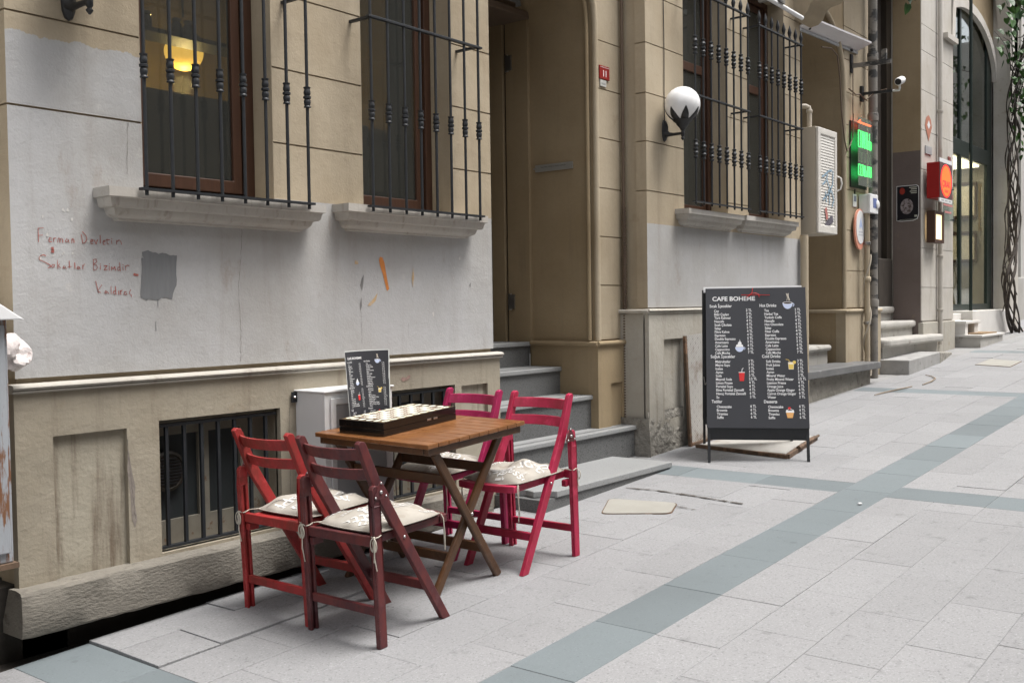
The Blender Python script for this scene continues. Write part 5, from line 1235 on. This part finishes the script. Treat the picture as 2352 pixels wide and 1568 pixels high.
for z, w_ in ((2.275,.15),(2.24,.17)): ot.flat([(12.61-w_/2,z-.009),(12.61+w_/2,z-.009),(12.61+w_/2,z+.009),(12.61-w_/2,z+.009)], lambda u,v: (u,4.4705,v))
obj('faded_lettering', ot, mat('faded_grey_print',(.52,.52,.56),.5,.2,200), ov, norm=False)
ptag = thing('wall_tag', 'tiny white number tag on the pier above the oval sign', 'tag', (12.56, 4.53, 2.66))
obj('plate', MB().box(12.50,12.62,4.524,4.533,2.585,2.74), m_wht, ptag, bevel=.004); obj('print', MB().box(12.52,12.60,4.5225,4.524,2.65,2.72), mat('tag_print',(.2,.2,.28),.5,.3,300), ptag)
obj('hook', MB().tube([(12.56,4.528,2.74),(12.56,4.525,2.80)],.008,6), m_black, ptag)
gp = thing('grey_pipe', 'slim beige service pipe with twisted cable beside the dark downpipe', 'pipe', (12.74, 4.44, .45))
obj('tube', MB().cyl((12.74,4.44,.4),(12.74,4.44,2.52),.033,n=14).lathe([(.034,1.66),(.046,1.67),(.046,1.72),(.034,1.73)],(12.74,4.44,0),14), m_bei, gp, smooth=50)
obj('cable', MB().tube([(12.74+.042*math.cos(z*9),4.44+.042*math.sin(z*9),z) for z in lin(.5,2.0,90)], .011, 6), m_bbox, gp, smooth=60)
for z in (2.14, 1.155): obj('clamp', MB().lathe([(.036,z-.02),(.044,z-.015),(.044,z+.015),(.036,z+.02)],(12.74,4.44,0),14), m_steel, gp, smooth=40)
m_pip = mat('mottled_downpipe', (.20,.185,.165), .7, .25, 3, (.045,.045,.045), (.5,.58), kind='POS', grain=(.5,.5,1))
dp = thing('downpipe', 'mottled dark rain downpipe running down the pier to the paving', 'pipe', (12.96, 4.44, .46))
obj('tube', MB().cyl((12.96,4.44,.46),(12.96,4.44,8.5),.055,n=18), m_pip, dp, smooth=50)
for z in (1.40,3.72,4.47): obj('collar', MB().lathe([(.056,z-.05),(.066,z-.045),(.068,z+.03),(.062,z+.05),(.056,z+.052)],(12.96,4.44,0),18), m_pip, dp, smooth=40)
cv_ = thing('security_camera', 'white bullet security camera on a steel arm over the neon sign', 'camera', (12.79, 4.53, 3.99))
obj('wall_plate', MB().box(12.76,12.82,4.50,4.535,3.90,4.09), m_iron, cv_, bevel=.004); obj('arm', MB().bar((12.79,4.52,3.995),(12.79,4.14,3.985),.035,.03), m_iron, cv_)
obj('mount', MB().tube([(12.79,4.16,3.985),(12.79,4.06,3.98),(12.77,4.05,4.0),(12.77,4.05,4.04)],.014,8), m_wht, cv_, smooth=60)
obj('housing', MB().lathe([(.03,-.075),(.044,-.07),(.047,-.05),(.047,.075),(.04,.085),(.001,.085)],(12.76,4.04,4.085),18,Matrix.Rotation(math.radians(-108),3,'Y') @ Matrix.Rotation(.0,3,'X')), m_wht, cv_, smooth=40)
hx = Matrix.Rotation(math.radians(-108),3,'Y') @ Vector((0,0,1))
obj('lens', MB().cyl(Vector((12.76,4.04,4.085))+hx*.075, Vector((12.76,4.04,4.085))+hx*.0885, .038, n=16), m_black, cv_, smooth=40)
# cables over the doorway
for l_, pts, r_ in (('loose grey cable hanging in a long loop in the second doorway', [(11.45,4.50,4.32),(11.75,4.5,4.36),(11.9,4.49,4.30),(11.98,4.49,4.05),(12.02,4.49,3.7),(12.12,4.49,3.35),(12.2,4.49,3.22),(12.32,4.49,3.32),(12.42,4.5,3.42),(12.44,4.5,3.7)], .008),
                    ('thin dark cable dropping from the bracket to the neon sign', [(12.46,4.51,4.42),(12.46,4.51,4.0),(12.455,4.51,3.8),(12.46,4.51,3.62)], .006),
                    ('bundled cable slung from the pier to the security camera', [(12.30,4.50,3.98),(12.5,4.49,3.94),(12.62,4.48,3.96),(12.72,4.44,3.90),(12.79,4.36,3.99),(12.80,4.22,4.015)], .009)):
    o = obj('cable', MB().tube(pts, r_, 6), m_lint, smooth=60); tag(o, l_, 'cable')
# canopy, bracket, strip light
cn = thing('door_canopy', 'white sheet canopy over the second doorway', 'canopy', (11.7, 4.4, 4.45))
obj('sheet', MB().hexa([(10.87,4.536,4.42),(12.65,4.536,4.49),(12.80,4.40,4.60),(10.94,4.40,4.51)],[(10.87,4.536,4.44),(12.65,4.536,4.51),(12.80,4.40,4.62),(10.94,4.40,4.53)]), mat('lilac_white_sheet',(.58,.56,.57),.45,.04,3), cn)
obj('wall_channel', MB().bar((10.87,4.525,4.41),(12.65,4.525,4.475),.02,.03), m_greyp, cn)
for x_ in (11.1, 12.4): obj('fixing', MB().sphere((x_,4.50,4.46),.02,8,6), m_black, cn)
brk = thing('iron_bracket', 'old iron bracket fixed to the pier under the canopy', 'bracket', (12.5, 4.5, 4.3))
obj('arm', MB().bar((12.45,4.53,4.28),(12.45,4.05,4.27),.03,.05), m_pip, brk); obj('plate', MB().box(12.42,12.48,4.51,4.534,4.2,4.42), m_iron, brk); obj('stay', MB().box(12.43,12.47,4.1,4.16,4.25,4.42), m_pip, brk)
sl = thing('strip_light', 'white tube light fixed above the far window grille', 'strip light', (9.5, 4.1, 4.3))
obj('tube', MB().cyl((9.0,4.1,4.27),(9.92,4.1,4.25),.022,n=10), m_wht, sl, smooth=50); obj('fitting', MB().box(9.3,9.42,4.06,4.16,4.27,4.36).bar((9.36,4.14,4.34),(9.36,4.30,4.34),.05,.05), m_pip, sl)

# ================================================================== signs on the neighbour building
def plate11():
    t = thing('house_number_plate', 'red enamel house number plate reading 11 on the cream pier', 'number plate', (6.965, 4.53, 3.27))
    obj('plate', MB().box(6.893,7.037,4.524,4.535,3.222,3.328), mat('red_enamel',(.26,.022,.02),.3,.1,8), t, bevel=.003)
    x = MB(); text(x, '11', .072, lambda a,b: (6.965+a,4.5232,3.243+b), 'CENTER', bold=.01)
    x.box(6.90,7.03,4.5226,4.5232,3.314,3.3165); obj('numerals', x, m_print, t, norm=False)
    obj('address_tag', MB().box(6.905,6.99,4.526,4.535,3.165,3.214), m_greyl, t)
    x = MB(); text(x, '0720041', .018, lambda a,b: (6.948+a,4.5252,3.178+b), 'CENTER'); obj('tag_digits', x, m_navy, t, norm=False)
m_greyl = mat('pale_grey_plastic', (.50,.50,.47), .5, .08, 6)
plate11()
pq = thing('name_plaque', 'small grey metal plaque with two screws on the doorway jamb', 'plaque', (6.81, 4.93, 2.55))
obj('plate', MB().hexa([(6.807,5.115,2.522),(6.807,4.74,2.522),(6.819,4.74,2.522),(6.819,5.115,2.522)],[(6.807,5.115,2.578),(6.807,4.74,2.578),(6.819,4.74,2.578),(6.819,5.115,2.578)]), mat('brushed_plaque',(.34,.33,.30),.4,.06,8,metal=.3), pq)
x = MB(); text(x, 'Yazar Rıfat ILGAZ bu binada yaşamıştır', .016, lambda a,b: (6.8062,4.93-a,2.553+b), 'CENTER'); obj('lettering', x, m_navy, pq, norm=False)
for y_ in (5.125,4.755): obj('screw', MB().sphere((6.806,y_,2.55),.007,8,6), m_steel, pq)
po = thing('black_poster', 'black event poster with white border on the brown doorway wall', 'poster', (15.62, 4.84, 2.85))
q_ = lambda y_, z_, l=0: (15.629-l, y_, z_)
rc2 = [(5.005,2.61),(5.005,3.13),(4.71,3.13),(4.685,3.11),(4.68,3.08),(4.68,2.70),(4.70,2.63),(4.76,2.605),(4.93,2.60)]
obj('border', MB().flat(rc2, lambda u,v: q_(u,v,.002)), m_wht, po, norm=False)
cc = (4.845,2.87); obj('sheet', MB().flat([(cc[0]+(a-cc[0])*.955,cc[1]+(b-cc[1])*.965) for a,b in rc2], lambda u,v: q_(u,v,.004)), mat('black_poster_print',(.010,.010,.014),.3,.1), po, norm=False)
circ = lambda cy, cz, r_: [(cy+r_*math.cos(2*PI*i/24), cz+r_*math.sin(2*PI*i/24)*1.25) for i in range(24)]
obj('red_disc', MB().flat(circ(4.92,3.05,.04), lambda u,v: q_(u,v,.006)), mat('dull_red_print',(.28,.03,.02),.4,.1), po, norm=False)
obj('scene_disc', MB().flat(circ(4.855,2.82,.092), lambda u,v: q_(u,v,.006)), mat('sphere_print',(.26,.23,.24),.4,.45,14,(.08,.06,.05),(.5,.6)), po, norm=False)
pl_ = MB()
for z, w_ in ((3.095,.11),(3.07,.085),(3.04,.10),(3.015,.085)): pl_.flat([(4.71,z-.007),(4.71+w_,z-.007),(4.71+w_,z+.007),(4.71,z+.007)], lambda u,v: q_(u,v,.006))
pl_.flat([(4.705,2.66),(4.745,2.66),(4.745,2.69),(4.705,2.69)], lambda u,v: q_(u,v,.006)); pl_.flat([(4.72,2.625),(4.96,2.625),(4.96,2.629),(4.72,2.629)], lambda u,v: q_(u,v,.006))
obj('lettering', pl_, mat('grey_poster_print',(.42,.42,.36),.5,.4,300), po, norm=False)
rl_ = thing('red_lightbox', 'lit red lightbox sign with orange oval projecting from the pale pilaster', 'illuminated sign', (16.0, 4.55, 2.95))
obj('case', MB().box(15.72,16.36,4.42,4.60,2.93,3.45), mat('red_case',(.30,.012,.012),.35,.05), rl_, bevel=.006)
obj('face', MB().box(15.725,16.355,4.412,4.42,2.935,3.445), mat('dark_face',(.10,.05,.05),.3,.1), rl_)
e2 = lambda rx, rz: [(16.04+rx*math.cos(2*PI*i/32), 3.19+rz*math.sin(2*PI*i/32)) for i in range(32)]
obj('glow_oval', MB().flat(e2(.285,.245), lambda u,v: (u,4.4105,v)), emit('red_glow',(1,.025,.03),.4), rl_, norm=False); obj('glow_oval', MB().flat(e2(.245,.225), lambda u,v: (u,4.4095,v)), emit('orange_glow',(1,.12,.02),.45), rl_, norm=False)
x = MB(); text(x, 'ÇIRAK', .13, lambda a,b: (16.04+a,4.4085,3.10+b), 'CENTER', width=.40, bold=.02); text(x, 'SANAT', .06, lambda a,b: (16.06+a,4.4085,3.02+b), 'CENTER', bold=.02); obj('lettering', x, emit('dark_red_letters',(.5,.0,.05),.15), rl_, norm=False)
obj('top_strip', MB().box(15.72,16.36,4.414,4.43,3.452,3.51), m_wht, rl_); obj('bottom_strip', MB().box(15.72,16.36,4.414,4.43,2.87,2.928), m_wht, rl_)
x = MB()
for i in range(3): x.box(15.80+.19*i,15.93+.19*i,4.412,4.4135,2.892,2.906)
obj('strip_lettering', x, m_greyp, rl_)
ln = thing('menu_lantern', 'lit brown framed display case under the red lightbox sign', 'display case', (16.0, 4.58, 2.3))
obj('frame', MB().wall(15.78,16.26,2.28,2.75,4.50,4.62,[(15.84,16.2,2.33,2.70)]), m_wood_d, ln); obj('lit_sheet', MB().box(15.83,16.21,4.52,4.56,2.32,2.71), emit('warm_case_light',(1,.75,.42),.6), ln)
gsn = thing('glass_plaque', 'clear glass plaque with faded red lettering on the pale pilaster', 'sign', (16.8, 4.6, 2.95))
obj('sheet', MB().box(16.48,17.14,4.60,4.606,2.66,3.20), glass('clear_plaque_glass',(.80,.86,.82),.04), gsn)
x = MB(); text(x, 'YARDIM CAM', .12, lambda a,b: (16.82+a,4.597,3.0+b), 'CENTER', width=.54, bold=.01)
for z, w_ in ((2.90,.5),(2.79,.36)): x.flat([(16.82-w_/2,z-.015),(16.82+w_/2,z-.015),(16.82+w_/2,z+.015),(16.82-w_/2,z+.015)], lambda u,v: (u,4.597,v))
obj('lettering', x, mat('faded_red_print',(.50,.20,.19),.5,.3,120), gsn, norm=False)
for x_ in (16.5,17.12):
    for z in (2.69,3.17): obj('standoff', MB().cyl((x_,4.59,z),(x_,4.65,z),.012,n=8), m_iron, gsn)
og_ = thing('orange_badge', 'orange pin shaped badge high on the pale pilaster', 'badge', (15.98, 4.64, 4.0))
obj('badge', MB().flat([(15.80,4.02),(15.86,4.14),(15.98,4.19),(16.09,4.13),(16.14,4.02),(15.98,3.80)], lambda u,v: (u,4.644,v)), mat('orange_badge_print',(.42,.17,.11),.45,.1), og_, norm=False); obj('inner', MB().flat([(15.90,4.03),(15.98,4.11),(16.06,4.04),(15.98,3.98)], lambda u,v: (u,4.642,v)), m_wht, og_, norm=False)
tg2 = obj('grey_nameplate', MB().box(15.80,16.10,4.632,4.647,3.60,3.72), m_greyp, bevel=.004); tag(tg2, 'small grey nameplate below the orange badge', 'nameplate')
np_ = obj('number_plate', MB().box(16.98,17.12,4.636,4.647,3.52,3.68), mat('brick_red_enamel',(.22,.05,.04),.4,.1), bevel=.004); tag(np_, 'small red number plate beside the green shop window', 'number plate')
wp = thing('white_pipe', 'white painted drainpipe on the pale pilaster', 'pipe', (16.42, 4.59, .7))
obj('tube', MB().cyl((16.42,4.6,.75),(16.42,4.6,6.5),.035,n=12), m_nb, wp, smooth=50)
for z in (1.28,2.1,4.3): obj('clamp', MB().lathe([(.036,z-.02),(.046,z-.015),(.046,z+.015),(.036,z+.02)],(16.42,4.6,0),12), m_nb, wp, smooth=40)
dm = obj('door_mat', MB().box(17.62,18.55,4.29,4.58,.866,.888), mat('coir',(.24,.165,.095),.95,.2,60,bs=200,bump_s=.8)); tag(dm, 'brown coir doormat on the marble shop step', 'doormat')
for k_, (y_, z_, w_, h_) in enumerate(((5.50,3.35,.5,.7),(5.14,3.2,.16,.9),(5.50,2.45,.5,.6))):
    t = thing('framed_picture', ('framed pale picture hanging high inside the lit shop','narrow gilt framed picture nearest the glass inside the lit shop','framed picture hanging low inside the lit shop')[k_], 'picture', (21.15,y_,z_))
    sw = lambda mb: setattr(mb, 'v', [(21.17-(b-6.2)*0-(6.25-b), a, c) for a, b, c in mb.v]) or mb
    obj('frame', sw(MB().wall(y_-w_/2,y_+w_/2,z_-h_/2,z_+h_/2,6.2,6.25,[(y_-w_/2+.04,y_+w_/2-.04,z_-h_/2+.06,z_+h_/2-.06)])), m_wood_d if k_ != 1 else m_gold, t); obj('sheet', sw(MB().box(y_-w_/2+.03,y_+w_/2-.03,6.23,6.24,z_-h_/2+.05,z_+h_/2-.05)), m_cream, t)
# ================================================================== café interior seen through the first window
il = thing('pendant_lamp', 'glowing yellow globe lamp inside the café behind the first window', 'lamp', (4.02, 5.9, 3.15))
obj('globe', MB().sphere((4.02,5.9,3.12), .125, 24, 16, .95), emit('warm_globe',(1,.58,.11),1.3), il, smooth=80)
obj('shade_fringe', MB().lathe([(.05,3.27),(.11,3.22),(.135,3.18),(.133,3.175),(.10,3.21),(.04,3.25)],(4.02,5.9,0),20), m_dark, il, smooth=50); obj('cord', MB().cyl((4.02,5.9,3.35),(4.02,5.9,4.58),.008,n=6), m_black, il)
pl2 = bpy.data.lights.new('lamp_light','POINT'); pl2.energy = 9; pl2.color = (1,.72,.3); pl2.shadow_soft_size = .06
plo = bpy.data.objects.new('lamp_light', pl2); col.objects.link(plo); plo.parent = il; plo.location = (0,0,-.24)
sh = thing('glass_shelf', 'dark shelf holding jars behind the first café window', 'shelf', (3.6, 5.4, 3.0))
obj('board', MB().box(2.9,4.3,5.30,5.5,3.03,3.055), m_dark, sh); obj('bracket', MB().box(3.0,3.03,5.3,5.5,2.95,3.03), m_iron, sh)
for k_, x_ in enumerate((3.62,3.70,3.30,3.42)):
    j = thing('jar', ('lidded jar on the shelf in front of the glowing lamp','second lidded jar on the shelf, right of the first','small glass on the shelf left of the lamp','small stemmed glass on the shelf by the lamp')[k_], 'jar', (x_,5.38,3.056), group='jars on the café shelf')
    obj('body', MB().lathe([(.025,0),(.03,.01),(.03,.07),(.022,.085)],(0,0,0),12), m_wood_d, j, smooth=50, local=True); obj('lid', MB().lathe([(.024,.086),(.027,.088),(.027,.105),(.01,.112)],(0,0,0),12), m_steel, j, smooth=50, local=True)

# ================================================================== climbing vine
vn = thing('climbing_vine', 'twisted grey vine with green leaves climbing the last pilaster', 'vine', (20.7, 4.5, .82))
m_bark = mat('vine_bark', (.05,.04,.033), .9, .3, 12, (.022,.018,.016), (.5,.62), 50, .8, .01, kind='POS')
rv_ = random.Random(21)
spine = [(20.75,4.48,.80),(20.45,4.50,1.15),(20.15,4.5,1.65),(20.2,4.5,2.0),(20.55,4.5,2.45),(20.62,4.5,2.95),(20.45,4.48,3.4),(20.25,4.47,3.9),(20.38,4.46,4.4),(20.2,4.44,4.9),(20.45,4.4,5.5),(20.7,4.3,6.1),(20.5,4.2,6.8)]
def spl(P, n_=6):
    out = []; P = [Vector(q) for q in P]
    for i in range(len(P)-1):
        p0,p1,p2,p3 = P[max(i-1,0)],P[i],P[i+1],P[min(i+2,len(P)-1)]
        for k_ in range(n_):
            t_ = k_/n_; out.append(.5*((2*p1)+(p2-p0)*t_+(2*p0-5*p1+4*p2-p3)*t_*t_+(3*p1-p0-3*p2+p3)*t_**3))
    return out+[P[-1]]
for k_ in range(5):
    a0 = k_*1.3; P = [Vector(q)+Vector((.21*math.cos(a0+i*1.3),.10*math.sin(a0+i*1.3)-.03,0))*(1.0 if k_ else .5) for i, q in enumerate(spine)]
    q = spl(P); r0 = (.036,.027,.022,.018,.014)[k_]
    obj('trunk' if k_ == 0 else 'stem', MB().tube(q, [r0*(1-.55*i/len(q))+.004*math.sin(i*.9) for i in range(len(q))], 8), m_bark, vn, smooth=70)
tw = MB(); tips = []
for k_ in range(46):
    b0 = Vector(spine[rv_.randrange(9,13)])+Vector((rv_.uniform(-.1,.1),0,rv_.uniform(-.3,.3))); P = [b0]
    d = Vector((rv_.uniform(-1.1,1),rv_.uniform(-.55,.1),rv_.uniform(-.5,.8))).normalized()
    for s_ in range(5): d = (d+Vector((rv_.uniform(-.4,.4),rv_.uniform(-.25,.25),rv_.uniform(-.5,.35)))).normalized(); P.append(P[-1]+d*rv_.uniform(.12,.26)); tips.append(P[-1])
    tw.tube(spl(P,3), [.012*(1-i/20) for i in range(len(spl(P,3)))], 5)
for k_ in range(16):
    x_ = 20.2+rv_.uniform(-.3,.5); z0 = rv_.uniform(1.2,3.5); P = [(x_+.06*math.sin(i+k_),4.48+rv_.uniform(-.06,.05),z0+i*.3) for i in range(5)]
    tw.tube(spl(P,3), .009, 5)
o = obj('twigs', tw, m_bark, vn, smooth=70); o['kind'] = 'stuff'
m, nt_, b_ = start('vine_leaf'); 
oi_ = noise(nt_, coords(nt_,'POS'), 3, 2, .5); nt_.links.new(mixc(nt_, ramp(nt_, oi_, .35,.65), (.016,.055,.010), (.05,.13,.02)), b_.inputs['Base Color']); b_.inputs['Roughness'].default_value = .5; b_.inputs['Subsurface Weight'].default_value = 0
lf = MB()
def leaf(c, s_):
    n_ = Vector((rv_.uniform(-.7,.7),rv_.uniform(-1,-.1),rv_.uniform(-.2,.9))).normalized(); a_ = n_.cross(Vector((rv_.uniform(-.3,.3),.2,1))).normalized(); b_ = n_.cross(a_)
    if b_.z > 0: b_ = -b_
    sh_ = [(0,0,0),(.35,-.12,.06),(.5,.2,.1),(.36,.62,.05),(0,1.05,-.05),(-.36,.62,.05),(-.5,.2,.1),(-.35,-.12,.06),(0,.45,-.05)]
    lf.add([c+a_*(u*s_)+b_*(v*s_)+n_*(w_*s_) for u,v,w_ in sh_], [(0,1,2,8),(2,3,4,8),(4,5,6,8),(6,7,0,8)])
for p_ in tips:
    for _ in range(rv_.randrange(1,3)): leaf(p_+Vector((rv_.uniform(-.14,.14),rv_.uniform(-.12,.08),rv_.uniform(-.14,.14))), rv_.uniform(.07,.13))
for _ in range(150): leaf(Vector((rv_.uniform(20.5,22.2),rv_.uniform(4.0,4.5),rv_.uniform(4.2,7.4))), rv_.uniform(.07,.13))
for cx_2, cz_2, n_ in ((19.0,6.55,16),(19.35,6.2,10),(19.9,6.6,16)):
    for _ in range(n_): leaf(Vector((cx_2+rv_.uniform(-.35,.35),4.25+rv_.uniform(-.1,.1),cz_2+rv_.uniform(-.25,.25))), rv_.uniform(.09,.15))
for _ in range(7): leaf(Vector((13.5+rv_.uniform(-.12,.12),4.2,5.28+rv_.uniform(-.1,.12))), .13)
o = obj('leaves', lf, m, vn, norm=False); o['kind'] = 'stuff'
